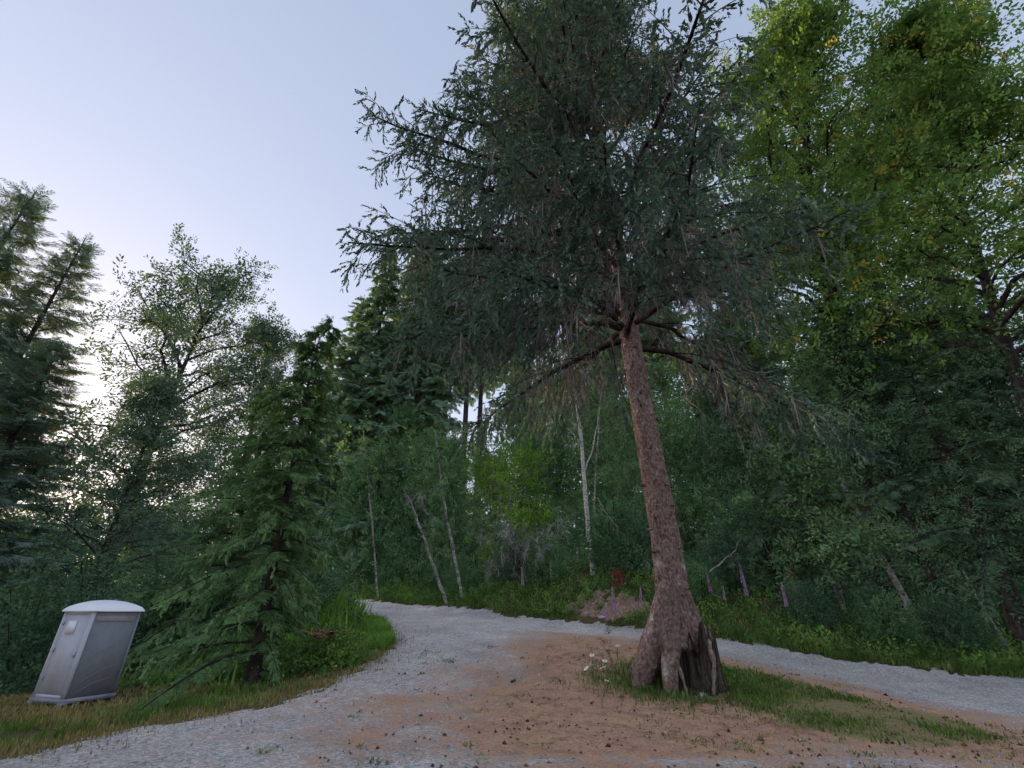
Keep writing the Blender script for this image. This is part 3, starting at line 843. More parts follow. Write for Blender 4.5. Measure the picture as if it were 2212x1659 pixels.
    Lb = (9.4 * np.clip(1 - t, 0, 1) ** .75 + .5) * rng.uniform(.68, 1.1, nb)
    Lb[t < .08] *= .85
    el = .06 + .55 * t + rng.normal(0, .10, nb)
    ex = np.cos(az)                                    # shorter on the side shaded by the neighbours
    Lb *= np.where(ex > -.2, 1 - .45 * np.clip(ex + .2, 0, 1) * np.clip((z0 - 8.5) / 4, 0, 1), 1)
    # long leading boughs reaching out to the left and towards the drive
    sag = (.26 + .16 * rng.random(nb)) * (1 - .5 * t) + .22 * np.exp(-t / .1) * rng.random(nb)
    for k, (zb, x, y, ze) in enumerate(((14.6, -9.7, -2.5, 17.5), (16.4, -7.6, -3.2, 19.6), (18.6, -5.4, -3.4, 22.2), (15.6, -8.2, -3.0, 18.4), (12.4, -8.9, -1.0, 12.6), (11.0, -8.0, 1.5, 10.2), (20.2, -6.0, -1.5, 24.0), (11.6, 6.2, 0.5, 11.6), (13.0, 5.6, 1.5, 13.6), (10.2, -7.0, -3.4, 9.6), (11.9, -8.4, -2.4, 10.9), (10.7, -6.2, 2.4, 9.8), (9.6, -4.6, -4.4, 8.7), (13.4, -9.0, 0.8, 14.0))):
        j = int(np.argmin(np.abs(z0 - zb))) + 0
        z0[j] = zb; az[j] = math.atan2(y, x); Lb[j] = math.hypot(x, y); el[j] = math.atan((ze - zb) / Lb[j] + .36); sag[j] = .48
    p0 = np.c_[np.interp(z0, zs, cx[:, 0]), np.zeros(nb), z0]
    d0 = np.c_[np.cos(az), np.sin(az), np.tan(el)]
    P1 = curve_pts(p0, d0, Lb, 11, sag, .12)
    P1 += np.cumsum(rng.normal(0, .06, P1.shape), 1) * Lb[:, None, None] / 6
    bb = MB()
    big = z0 < 11.6                                    # the lowest limbs show bare: one part each
    R1 = (.022 + .0115 * Lb)[:, None] * np.linspace(1, .18, 11)[None]
    for k in np.where(big)[0]:
        lb_ = MB(); v, f = tubes(P1[k], R1[k], 8); lb_.add(v, f)
        link('limb', lb_.mesh('limb', M['bark_dark'], True), root)
    v, f = tubes(P1[~big], R1[~big], 7); bb.add(v, f)
    n2 = 15
    s = .18 + .8 * (np.arange(n2)[None] + rng.random((nb, n2))) / n2
    q, tan = sample_on(P1, s)
    side = np.where((np.arange(n2) % 2 == 0)[None], 1., -1.) * np.ones((nb, 1))
    lat = np.cross(tan, [0, 0, 1.]) * side[..., None]
    d2 = tan * .8 + lat * .75 + rng.normal(0, .15, tan.shape) + np.array([0, 0, -.05])
    L2 = (Lb[:, None] * .33 * (1.12 - .8 * s) * rng.uniform(.6, 1.25, s.shape)).ravel() + .25
    P2 = curve_pts(q.reshape(-1, 3), d2.reshape(-1, 3), L2, 6, rng.uniform(.15, .5, len(L2)))
    v, f = tubes(P2, (.007 + .007 * L2)[:, None] * np.linspace(1, .3, 6)[None], 3); bb.add(v, f)
    link('branches', bb.mesh('branches', M['bark_dark'], True), root)['kind'] = 'stuff'
    # hanging branchlets
    cb, db = MB(), MB()
    for P, L, lo, step, s_in in ((P1, Lb, .22, .22, None), (P2, L2, .05, .265, s.ravel())):
        cnt = np.maximum((L * (1 - lo) / step).astype(int), 2)
        bi = np.repeat(np.arange(len(L)), cnt)
        ss = lo + (1 - lo) * np.concatenate([(np.arange(c) + rng.random(c)) / c for c in cnt])
        pp, tt = sample_on(P[bi], ss[:, None]); pp, tt = pp[:, 0], tt[:, 0]
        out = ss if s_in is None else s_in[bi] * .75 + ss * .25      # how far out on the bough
        d = np.array([0, 0, 1.]) + nrm(rng.normal(size=pp.shape)) * .28 - tt * .25
        sc = rng.uniform(.45, 1.25, len(pp)) * (1.35 - .55 * out)
        tip = out > .9
        d[tip] -= tt[tip] * .9
        sc[tip] *= .75
        low = np.clip((20 - pp[:, 2]) / 12, 0, 1)
        dead = rng.random(len(pp)) < np.clip((.78 - out) * 1.7, 0, 1) * (.4 + .5 * low) + .10
        hide = rng.random(len(pp)) < np.clip((.34 - out) * 3.0, 0, .95)
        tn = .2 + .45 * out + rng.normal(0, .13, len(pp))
        g = ~dead & ~hide
        # template hangs along -Z: frame Z axis = d
        def put(mb, sel, tm):
            fr = frames(d[sel]); Mx = np.stack([fr[:, :, 1], fr[:, :, 2], fr[:, :, 0]], 2)
            pick = rng.integers(0, len(tm), sel.sum())
            for kk, tq in enumerate(tm):
                w = pick == kk
                mb.inst(tq, pp[sel][w], Mx[w], sc[sel][w], tn[sel][w])
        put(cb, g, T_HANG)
        dd = dead & ~hide
        scatter_tmpl(db, T_BARE, pp[dd], -d[dd] + rng.normal(0, .3, (dd.sum(), 3)), sc[dd] * 1.1, tn[dd])
    # short shoots clothing the upper side and the tips of the boughs
    for P, L, lo, step in ((P1, Lb, .4, .13), (P2, L2, .35, .24)):
        cnt = np.maximum((L * (1 - lo) / step).astype(int), 3)
        bi = np.repeat(np.arange(len(L)), cnt)
        ss = lo + (1 - lo) * np.concatenate([(np.arange(c) + rng.random(c)) / c for c in cnt]) ** .8
        pp, tt = sample_on(P[bi], ss[:, None]); pp, tt = pp[:, 0], tt[:, 0]
        sidew = np.cross(tt, [0, 0, 1.]) * rng.choice([-1., 1.], len(pp))[:, None]
        d = -(tt * .9 + sidew * .8 + np.array([0, 0, .1]) + rng.normal(0, .25, pp.shape))
        fr = frames(d); Mx = np.stack([fr[:, :, 1], fr[:, :, 2], fr[:, :, 0]], 2)
        pick = rng.integers(0, len(T_SHOOT), len(pp))
        for kk, tq in enumerate(T_SHOOT):
            w = pick == kk
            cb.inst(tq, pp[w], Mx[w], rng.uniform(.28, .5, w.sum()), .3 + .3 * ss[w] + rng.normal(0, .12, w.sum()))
    link('crown', cb.mesh('crown', M['spruce']), root)['kind'] = 'stuff'
    link('dead_twigs', db.mesh('dead_twigs', M['twig_dead']), root)['kind'] = 'stuff'
build_hero()
rng = np.random.default_rng(2024)

# ------------------------------------------------------------------ tree variants
V_FIR = [conifer(28, 5.2, .10, 150, 'fir', r_trunk=.34, dens=2.7, sscale=1.3, droop=.5, rise=.12),
         conifer(28, 6.0, .08, 150, 'fir', r_trunk=.36, dens=2.7, sscale=1.3, droop=.55, rise=.12),
         conifer(30, 4.6, .55, 110, 'fir', r_trunk=.30, dens=2.7, sscale=1.35, droop=.5)]
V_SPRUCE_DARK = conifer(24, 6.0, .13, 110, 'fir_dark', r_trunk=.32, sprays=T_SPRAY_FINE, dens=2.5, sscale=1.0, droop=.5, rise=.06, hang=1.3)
V_HEM = conifer(11.9, 3.1, .03, 105, 'hemlock', r_trunk=.16, sprays=T_SPRAY_FINE, dens=6.0, sscale=.6, rise=.12, droop=.55, lean=(-.4, .1), prof=.85, top_droop=True, asym=(0.0, .62), hang=1.6)
V_HEM2 = conifer(10.5, 3.0, .04, 95, 'hemlock', r_trunk=.13, sprays=T_SPRAY_FINE, dens=4.6, sscale=.7, rise=.1, droop=.55, prof=.7, hang=1.2)
V_FIR_LEFT = conifer(23, 5.0, .04, 165, 'fir_left', r_trunk=.3, sprays=T_SPRAY_FINE, dens=2.5, sscale=1.35, rise=.3, droop=.35, prof=.75, hang=.4)
V_ALDER = [broadleaf(11, .1, 2.9, 30, 7, 9, 'alder', 'bark_pale', .09, shape='tall', lsc=.62),
           broadleaf(10, .12, 3.3, 30, 7, 9, 'alder', 'bark_pale', .09, shape='round', stems=3, lsc=.62),
           broadleaf(9, .06, 3.1, 30, 7, 9, 'brush', 'bark_dark', .08, shape='round', stems=4, lsc=.62)]
V_SPARSE = [broadleaf(20, .2, 5.6, 40, 9, 13, 'alder_dim', 'bark_dark', .26, shape='round', lsc=.62, jitter=.35, keep_lo=.5),
            broadleaf(18, .2, 4.8, 36, 9, 13, 'alder_dim', 'bark_dark', .2, shape='tall', lsc=.62, jitter=.35, keep_lo=.42)]
V_MAPLE = [broadleaf(29, .40, 6.8, 52, 10, 12, 'maple', 'bark_dark', .34, T_MAPLE, .62, lean=(.9, -6.2), shape='round', jitter=.5),
           broadleaf(28, .38, 7.8, 54, 10, 12, 'maple', 'bark_dark', .32, T_MAPLE, .62, lean=(.2, -5.0), shape='tall', jitter=.5)]
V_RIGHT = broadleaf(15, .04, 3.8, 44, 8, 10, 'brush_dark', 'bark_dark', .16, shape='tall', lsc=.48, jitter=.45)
V_LIME = broadleaf(6.5, .1, 2.2, 20, 6, 8, 'lime', 'bark_pale', .06, shape='round', stems=3)
V_SHRUB = [shrub(3.6, 2.1, 900, 'brush'), shrub(3.0, 1.9, 800, 'brush_dark'), shrub(4.4, 2.4, 1150, 'brush_dark'), shrub(2.2, 1.6, 600, 'brush')]
V_BUSH = shrub(1.0, 1.15, 520, 'cover', lsc=.27)

def put(variant, name, label, cat, x, y, group=None, rotz=None, s=1.0, lean=(0, 0), dz=-.05):
    return place(variant, name, label, cat, (x, y, hz(x, y) + dz), group, rng.random() * 6.28 if rotz is None else rotz, s, lean)

# left of the drive
put(V_HEM, 'hemlock_tree', 'young hemlock with drooping leader and soft green boughs beside the drive', 'tree', -6.9, 14.4, rotz=0.0)
put(V_HEM2, 'hemlock_tree', 'shorter green hemlock close behind the one with the drooping leader', 'tree', -10.3, 17.8)
put(V_FIR_LEFT, 'conifer_tree', 'tallest dark conifer, cut by the left edge above the portable toilet', 'tree', -25.4, 17.2, rotz=1.0, s=(1.05, 1.05, 1.0))
put(V_FIR_LEFT, 'conifer_tree', 'second tall dark conifer, just right of the one cut by the left edge', 'tree', -22.6, 18.2, rotz=2.6, s=(.9, .9, .88))
put(V_SPARSE[0], 'alder_tree', 'tall thin-leaved alder whose round crown shows sky, left of the hemlocks', 'tree', -18.2, 22.2, rotz=.6)
put(V_SPARSE[1], 'alder_tree', 'slimmer thin-leaved alder against pale sky just left of the drooping leader', 'tree', -15.6, 25.5, rotz=2.0)
put(V_FIR_LEFT, 'conifer_tree', 'lower dark conifer in front of the two tall ones at the left edge', 'tree', -19.6, 17.0, rotz=4.0, s=(.95, .95, .56))
put(V_SPARSE[1], 'broadleaf_tree', 'dark leafy tree right behind the portable toilet roof', 'tree', -16.0, 19.0, s=(.8, .8, .62))
for (x, y, sz, k, lab) in ((-30, 30, .95, 2, 'low dark tree on the horizon at the left edge'), (-26.5, 29, .8, 1, 'low leafy tree on the horizon just right of the leftmost one'), (-25.5, 33, .9, 1, 'low leafy tree on the horizon left of the round alder crown'), (-22, 32, .8, 2, 'low dark tree on the horizon below the round alder crown'),
                           (-18.5, 34, .72, 1, 'low leafy tree on the horizon in the bright gap'), (-21.5, 38, .85, 2, 'low dark tree far back in the bright gap'), (-28, 38, 1.1, 1, 'far leafy tree on the horizon behind the left thicket'), (-16.5, 31, .6, 2, 'small dark tree on the horizon behind the shorter hemlock')):
    put(V_ALDER[k], 'horizon_tree', lab, 'tree', x, y, 'low trees on the left horizon', s=sz)
# firs behind the road
for (x, y, s, k, lab) in ((-17.4, 38, .86, 0, 'leftmost tall fir of the row behind the road bend'),
                          (-12.6, 36.5, 1.16, 1, 'tallest pointed fir on the left of the row behind the road'),
                          (-15.0, 37.5, 1.0, 0, 'fir between the leftmost and the tallest fir of the row'),
                          (-10.0, 39.0, 1.3, 1, 'tall fir at the back, just right of the tallest pointed fir'),
                          (-11.4, 35.5, .8, 0, 'smaller fir in front of the tallest pointed fir'),
                          (-8.2, 36.0, 1.2, 1, 'broad green fir half hidden by the left boughs of the great spruce'),
                          (-6.0, 38, 1.05, 2, 'fir with long bare dark trunk left of the paired bare trunks'),
                          (-4.0, 36.5, 1.1, 2, 'left one of two slim bare dark trunks standing close together'),
                          (-2.8, 37, 1.1, 2, 'right one of two slim bare dark trunks standing close together'),
                          (8.2, 36, 1.05, 2, 'dark bare-trunked fir seen just left of the great spruce trunk'),
                          (12.5, 34, 1.0, 2, 'dark bare-trunked fir seen right of the great spruce trunk')):
    put(V_FIR[k], 'fir_tree', lab, 'tree', x, y, 'firs behind the road', s=s)
# broadleaf growth behind the road
for (x, y, s, k, lab) in ((-11.5, 34.8, .85, 1, 'leafy alder beside the road where it bends out of sight'),
                          (-8.4, 33.6, .95, 0, 'alder with thin pale stem second from the road bend'),
                          (-6.0, 32.0, .9, 2, 'bushy dark green tree below the left boughs of the spruce'),
                          (-4.2, 31.0, .72, 0, 'slender alder in the thicket below the paired bare trunks'),
                          (-1.6, 30.0, .68, 1, 'many-stemmed alder behind the road, left of the bare brush'),
                          (2.0, 30.5, .85, 2, 'bushy tree behind the tangle of bare grey brush'),
                          (7.0, 27.5, .85, 1, 'alder close behind the white birch trunk'),
                          (9.2, 24.6, .78, 2, 'bushy tree just right of the great spruce trunk'),
                          (11.5, 25.5, .9, 1, 'many-stemmed tree above the foxgloves right of the great spruce'),
                          (14.0, 23.5, .85, 2, 'leafy understory tree below the dark right conifers'),
                          (17.6, 21.5, .8, 1, 'many-stemmed tree in the shade near the right edge'),
                          (21.5, 20.5, .85, 2, 'shaded bushy tree at the right edge behind the road')):
    put(V_ALDER[k], 'alder_tree' if k < 2 else 'understory_tree', lab, 'tree', x, y, 'leafy trees behind the road', s=(s, s, s * 1.15))
put(V_LIME, 'vine_maple', 'bright yellow-green small tree in the thicket left of the white birch', 'tree', -.1, 28.0, s=1.15)
# right-hand side
put(V_MAPLE[0], 'maple_tree', 'tall bright green maple leaning over the road at the upper right', 'tree', 15.4, 20.6, rotz=0.0)
put(V_MAPLE[1], 'maple_tree', 'tall yellow-green maple filling the top right corner', 'tree', 20.5, 17.8, rotz=0.0)
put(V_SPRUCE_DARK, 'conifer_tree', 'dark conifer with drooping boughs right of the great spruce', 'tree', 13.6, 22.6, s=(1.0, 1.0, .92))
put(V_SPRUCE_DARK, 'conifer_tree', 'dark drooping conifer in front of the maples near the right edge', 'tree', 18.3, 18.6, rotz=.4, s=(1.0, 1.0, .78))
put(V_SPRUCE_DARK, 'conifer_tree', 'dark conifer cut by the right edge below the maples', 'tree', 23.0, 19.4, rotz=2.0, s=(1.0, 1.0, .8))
for (x, y, sz, k, lab) in ((-10.0, 33.0, 1.0, 2, 'bushy tree on the bank near the road bend, under the firs'),
                           (1.0, 34.0, 1.35, 0, 'taller alder behind the bright yellow-green small tree'),
                           (4.6, 33.0, 1.4, 1, 'taller leafy tree behind the white birch, against the sky'),
                           (7.2, 32.0, 1.25, 0, 'taller alder just left of the great spruce trunk, against the sky'),
                           (10.6, 29.5, 1.35, 1, 'taller leafy tree right of the great spruce trunk, against the sky'),
                           (15.0, 27.5, 1.5, 0, 'taller alder behind the dark right conifer'),
                           (18.6, 24.5, 1.4, 1, 'taller leafy tree between the two maples'),
                           (13.4, 20.6, 1.0, 1, 'leafy alder standing close behind the road, in front of the dark right conifer'),
                           (23.5, 24.0, 1.5, 2, 'dark bushy tree in the right edge background')):
    put(V_ALDER[k], 'alder_tree' if k < 2 else 'understory_tree', lab, 'tree', x, y, 'taller leafy trees at the back', s=sz)

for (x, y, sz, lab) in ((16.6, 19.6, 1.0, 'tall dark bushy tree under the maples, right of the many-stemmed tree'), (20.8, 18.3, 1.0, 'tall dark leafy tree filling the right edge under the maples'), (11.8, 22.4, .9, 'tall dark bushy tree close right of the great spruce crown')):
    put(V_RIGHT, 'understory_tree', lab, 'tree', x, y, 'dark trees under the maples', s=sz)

# ------------------------------------------------------------------ thickets of shrubs
def along(edge, u, off):
    """points at parameter u (0..1 of the length) on an edge line, pushed `off` metres to its outer side"""
    seg = np.diff(edge, axis=0); L = np.hypot(seg[:, 0], seg[:, 1]); c = np.r_[0, np.cumsum(L)]
    x = np.asarray(u) * c[-1]; i = np.clip(np.searchsorted(c, x) - 1, 0, len(L) - 1)
    f = ((x - c[i]) / L[i])[:, None]
    nr = np.c_[-seg[i, 1], seg[i, 0]] / L[i][:, None]
    return edge[i] * (1 - f) + edge[i + 1] * f + nr * np.asarray(off)[:, None]

LOOK = ['mid-green shrub', 'dark low shrub', 'tall dark shrub', 'low light green shrub']
MARKS = [(-14, 'at the road bend'), (-9.5, 'just right of the road bend'), (-6, 'below the left firs'), (-3, 'below the paired bare trunks'), (0, 'left of the bare grey brush'), (2.6, 'below the bare grey brush'), (5, 'beside the white birch'),
         (8, 'just right of the great spruce trunk'), (11, 'behind the foxglove clump'), (14, 'below the dark right conifer'), (17.5, 'right of the mottled maple trunk'), (22, 'at the right edge')]
def thicket(pts, group, where, small=1.0, marks=MARKS, row=''):
    made = {}
    for (x, y) in sorted(map(tuple, pts)):
        k = int(rng.integers(0, len(V_SHRUB)))
        sz = rng.uniform(.75, 1.15) * small
        mk = min(marks, key=lambda m_: abs(m_[0] - x))[1]
        o = put(V_SHRUB[k], 'shrub', f'{LOOK[k]} {mk}{where}{row}', 'shrub', x, y, group, s=(sz, sz, sz * rng.uniform(.85, 1.15)), dz=-.15)
        made.setdefault(o['label'], []).append(o)
    for lab, os_ in made.items():
        if len(os_) > 1:
            for w, o in zip(('left', 'right') if len(os_) == 2 else ('left', 'middle', 'right', 'rightmost'), os_):
                o['label'] = lab + ', ' + w + ' one'
for row, (lo, hi, n, sm) in enumerate(((1.9, 3.0, 17, .60), (4.0, 5.4, 16, 1.0), (6.8, 8.8, 14, 1.3))):
    u = (np.arange(n) + rng.random(n) * .8) / n
    p = along(FAR_EDGE, u, rng.uniform(lo, hi, n))
    if row == 0:
        p = p[(np.abs(p[:, 0] - 4.6) > 2.0)]
    thicket(p, 'shrubs on the bank behind the road', '', sm, row=(', front row', ', middle row', ', back row')[row])
LM = [(-21, 'at the left edge'), (-17.5, 'left of the portable toilet'), (-14, 'behind the portable toilet'), (-10.5, 'between portable toilet and hemlock')]
left = [(-13.2, 17.2), (-11.6, 18.8), (-14.8, 16.2), (-16.6, 15.6), (-18.6, 15.0), (-17.6, 18.5), (-13.2, 20.8), (-10.6, 20.6), (-15.8, 21.4), (-20.5, 17), (-8.9, 19.4), (-12.0, 23.5), (-20.2, 21), (-22.5, 19)]
thicket([q for q in left if q[1] < 18], 'shrubs behind the portable toilet', ', near row', 1.1, LM)
thicket([q for q in left if q[1] >= 18], 'shrubs behind the portable toilet', ', far row', 1.1, LM)
thicket([(-21.8, 23.5), (-19.0, 23.8), (-24.5, 26), (-27, 24.5), (-23.5, 21.5)], 'shrubs behind the portable toilet', ', rear row', 1.6, LM)
thicket([(-9.5, 23.4), (-11.5, 26.8), (-14.5, 27), (-17.5, 28)], 'shrubs at the road bend', '', .8, [(-9.5, 'behind the tall bright grass'), (-11.5, 'behind the shorter hemlock'), (-14.5, 'below the slimmer alder'), (-17.5, 'below the round alder crown')])
put(V_BUSH, 'bramble_bush', 'low dark bramble bush with brown fronds on top, beside the hemlock', 'bush', -5.05, 14.9, rotz=.5, s=(1.0, .95, 1.05))

# ------------------------------------------------------------------ ground cover and grass
def cover(name, label, pts, size, matn, tmpl=T_BRUSH, up=.9):
    mb = MB()
    z = height(pts[:, 0], pts[:, 1])
    n = len(pts)
    pos = np.c_[pts, z + size * .15 * rng.random(n)]
    d = rng.normal(0, .55, (n, 3)) + [0, 0, up]
    tn = .1 + .65 * fbm(pts[:, 0] * .8 + 7, pts[:, 1] * .8) + rng.normal(0, .12, n)
    scatter_tmpl(mb, tmpl, pos, d, size * rng.uniform(.6, 1.4, n), tn, roll=rng.random(n) * 6.28)
    return tag(link(name, mb.mesh(name, M[matn])), label, 'ground cover', kind='stuff')

n = 6000
off = .15 + 6.5 * rng.random(n) ** 1.3
pts = along(FAR_EDGE, rng.random(n), off)
earth = np.hypot((pts[:, 0] - 4.3) / 1.7, (pts[:, 1] - 21.8) / 1.1) < 1
pts = pts[~earth | (rng.random(n) < .22)]
cover('undergrowth', 'low leafy undergrowth covering the bank behind the road', pts, .36, 'cover')
n = 4200
pts = along(LEFT_EDGE, .3 + .7 * rng.random(n), 1.2 + 6 * rng.random(n))
pts = pts[(pts[:, 1] > 15.3) | (pts[:, 0] < -12.6)]
cover('undergrowth', 'low leafy undergrowth below the hemlocks on the left', pts, .32, 'cover')

c = np.c_[rng.normal(-7.6, 1.0, 900), rng.normal(19.5, 2.2, 900)]
c = c[sdist(c[:, 0], c[:, 1], GRAVEL_POLY) < -.3]
cover('leafy_weeds', 'bright leafy weeds between the hemlock and the road bend', c, .34, 'lush', up=1.2)
n = 420
c = np.concatenate([rng.normal([2.95, 13.35], [.35, .35], (190, 2)), rng.normal([4.95, 12.75], [.22, .4], (150, 2)), rng.normal([2.7, 12.7], [.3, .25], (80, 2))])
c = c[c[:, 0] > 3.1]
cover('leafy_weeds', 'leafy green weeds growing against the foot of the great spruce', c, .24, 'cover', up=1.4)

def grass(name, label, pts, hgt, matn, zoff=0.0, lean=.45, width=.012):
    """single bent blades, three vertices wide at the root"""
    n = len(pts)
    z = height(pts[:, 0], pts[:, 1]) + zoff
    a = rng.random(n) * 6.28
    h = hgt * rng.uniform(.5, 1.4, n)
    ln = np.abs(rng.normal(0, lean, n)) * h
    dx, dy = np.cos(a), np.sin(a)
    w = width * rng.uniform(.7, 1.4, n) * (1 + h * .6)
    b = np.c_[pts, z - .02]
    sd = np.c_[-dy, dx, np.zeros(n)] * w[:, None]
    mid = b + np.c_[dx * ln * .35, dy * ln * .35, h * .6]
    tip = b + np.c_[dx * ln, dy * ln, h]
    V = np.stack([b - sd, b + sd, mid + sd * .7, mid - sd * .7, tip], 1)
    k = np.arange(n)[:, None] * 5
    mb = MB()
    tn = np.repeat(np.clip(.15 + .6 * fbm(pts[:, 0] * 1.2, pts[:, 1] * 1.2) + rng.normal(0, .15, n), 0, 1), 5)
    F4 = np.array([0, 1, 2, 3])[None] + k; F3 = np.array([3, 2, 4])[None] + k
    mb.add(V.reshape(-1, 3), F4, tn)
    mb.f3.append(F3); mb.m3.append(np.zeros(len(F3)))
    return tag(link(name, mb.mesh(name, M[matn])), label, 'grass', kind='stuff')

# verge on the left of the drive: dry at the edge, green behind
n = 20000
u = rng.random(n); off = np.where(rng.random(n) < .75, rng.normal(.45, .4, n), rng.normal(-.1, .7, n))
p = along(LEFT_EDGE, u, off); p = p[(fbm(p[:, 0] * 1.5 + 3, p[:, 1] * 1.5) > .38)]
grass('dry_grass', 'short dry tan grass along the left edge of the gravel', p, .10, 'dry')
n = 23000
p = along(LEFT_EDGE, rng.random(n), .3 + 3.4 * rng.random(n) ** .8)
p = p[fbm(p[:, 0] * .9 + 13, p[:, 1] * .9) > .42]
grass('verge_grass', 'green grass band on the verge between gravel and hemlock', p, .15, 'grass')
n = 9000
p = np.c_[rng.uniform(-16, -7.5, n), rng.uniform(10.2, 15.6, n)]
lx, ly = (p[:, 0] + 10.6) * math.cos(R(20)) - (p[:, 1] - 13) * math.sin(R(20)), (p[:, 0] + 10.6) * math.sin(R(20)) + (p[:, 1] - 13) * math.cos(R(20))
p = p[~((lx > -1.22) & (lx < .07) & (ly > -.07) & (ly < 1.22)) & (sdist(p[:, 0], p[:, 1], GRAVEL_POLY) < -.4)]
grass('verge_grass', 'thin mixed grass on the ground round the portable toilet', p, .13, 'dry')
# tall bright clump where the road bends away
n = 9000
p = np.c_[rng.normal(-8.1, .7, n), rng.normal(20.6, 1.6, n)]
p = p[sdist(p[:, 0], p[:, 1], GRAVEL_POLY) < -.6]
grass('tall_grass', 'tall bright green grass clump where the road bends away', p, 1.05, 'lush', width=.018)
n = 6000
p = along(LEFT_EDGE, .52 + .25 * rng.random(n), -.05 + .9 * rng.random(n))
grass('tall_grass', 'knee-high green grass at the inside corner of the road bend', p, .30, 'lush', width=.013)
# foot of the bank behind the road
n = 18000
p = along(FAR_EDGE, .1 + .9 * rng.random(n), -.1 + 2.4 * rng.random(n) ** 1.4)
e = np.hypot((p[:, 0] - 4.3) / 1.6, (p[:, 1] - 21.8) / 1.0) < 1
p = p[~e]
grass('bank_grass', 'green grass at the foot of the bank behind the road', p, .20, 'grass')
# the island round the great spruce
n = 60000
p = np.c_[rng.uniform(-.5, 9, n), rng.uniform(8.3, 18.5, n)]
_, tu = island_fields(p[:, 0], p[:, 1])
pn = fbm(p[:, 0] * 1.1 + 41, p[:, 1] * 1.1)
gk = rng.random(n) < np.clip(tu * 1.5 - .3, 0, 1) * np.clip((pn - .44) * 5, 0, 1)
grass('island_grass', 'patchy green grass round the great spruce and along the near road edge', p[gk], .10, 'grass', .02)
n = 4200
rr_, aa_ = np.abs(rng.normal(.75, .55, n)) + .3, rng.random(n) * 6.28
p = np.c_[HERO[0] + .05 + rr_ * np.cos(aa_) * 1.15, HERO[1] + rr_ * np.sin(aa_)]
p = p[fbm(p[:, 0] * 1.6 + 8, p[:, 1] * 1.6) > .47]
grass('island_grass', 'longer green grass tufts against the foot of the great spruce', p[np.hypot(p[:, 0] - HERO[0] - .15, p[:, 1] - HERO[1]) > .72], .19, 'grass', .02, width=.010)
n = 16000
n = 26000
p = np.c_[rng.uniform(.5, 9, n), rng.uniform(8.0, 17.5, n)]
lit, tu = island_fields(p[:, 0], p[:, 1])
dk = (rng.random(n) < np.clip(lit - .3, 0, 1) * np.clip((fbm(p[:, 0] * 2 + 4, p[:, 1] * 2) - .5) * 5, 0, 1)) & (p[:, 0] > 2)
grass('island_dry_grass', 'thin dry grass over the brown needles in front of the spruce', p[dk], .07, 'dry', .02)

n = 90
c = np.c_[rng.uniform(-3.5, 8.5, n), 7.2 + 9 * rng.random(n) ** 1.3]
c = c[(sdist(c[:, 0], c[:, 1], GRAVEL_POLY) > .3)]
p = np.concatenate([q + rng.normal(0, rng.uniform(.05, .16), (int(rng.integers(12, 60)), 2)) for q in c])
grass('small_weeds', 'tiny green weeds sprouting through gravel and needles', p, .055, 'grass', .02, .8)
n = 420
c = np.c_[rng.uniform(-5, 8.5, n), 7 + 10 * rng.random(n) ** 1.3]
lit, _ = island_fields(c[:, 0], c[:, 1])
c = c[rng.random(len(c)) < lit * .8 + .1]
mb = MB()
a = rng.random(len(c)) * 6.28
scatter_tmpl(mb, T_BARE, np.c_[c, height(c[:, 0], c[:, 1]) + .045], np.c_[np.cos(a), np.sin(a), rng.normal(0, .04, len(c))], rng.uniform(.08, .3, len(c)), rng.random(len(c)) * .6)
tag(link('fallen_twigs', mb.mesh('fallen_twigs', M['twig_dead'])), 'thin dead twigs lying on the needle litter and gravel', 'twigs', kind='stuff')

# ------------------------------------------------------------------ loose stones and fallen cones
def blobs(name, label, cat, p, size, matn, squash=.7, zoff=.02):
    oc = np.array([(1, 0, 0), (-1, 0, 0), (0, 1, 0), (0, -1, 0), (0, 0, 1), (0, 0, -1)], float)
    of = np.array([(0, 2, 4), (2, 1, 4), (1, 3, 4), (3, 0, 4), (2, 0, 5), (1, 2, 5), (3, 1, 5), (0, 3, 5)])
    mb = MB(); n = len(p)
    tm = [(oc * rng.uniform(.6, 1.2, oc.shape) * [1, .75, squash], of) for _ in range(6)]
    gz, _ = gravel_z(p[:, 0], p[:, 1])
    pos = np.c_[p, height(p[:, 0], p[:, 1]) + np.maximum(gz, 0) + zoff * .5]
    a = rng.random(n) * 6.28
    d = np.c_[np.cos(a), np.sin(a), rng.normal(0, .15, n)]
    scatter_tmpl(mb, tm, pos, d, size * np.exp(rng.normal(0, .35, n)), rng.random(n))
    return tag(link(name, mb.mesh(name, M[matn])), label, cat, kind='stuff')
n = 11000
p = np.c_[rng.uniform(-9, 12, n), 5.5 + 14 * rng.random(n) ** 1.6]
lit, tu = island_fields(p[:, 0], p[:, 1])
p = p[(sdist(p[:, 0], p[:, 1], GRAVEL_POLY) > .05) & (rng.random(n) > lit * .85) & (tu < .4)]
blobs('loose_gravel', 'loose grey stones lying on the gravel lot', 'gravel', p, .017, 'pebble')
n = 2600
p = np.c_[rng.uniform(-4, 8.5, n), 6.5 + 9.5 * rng.random(n) ** 1.5]
lit, tu = island_fields(p[:, 0], p[:, 1])
p = p[(rng.random(n) < np.clip(lit, 0.03, 1) * .75 * (fbm(p[:, 0] * 1.1, p[:, 1] * 1.1 + 60) * 1.8 - .25))]
blobs('fallen_cones', 'dark brown spruce cones scattered over the needle litter', 'cones', p, .027, 'cone', .6, .05)

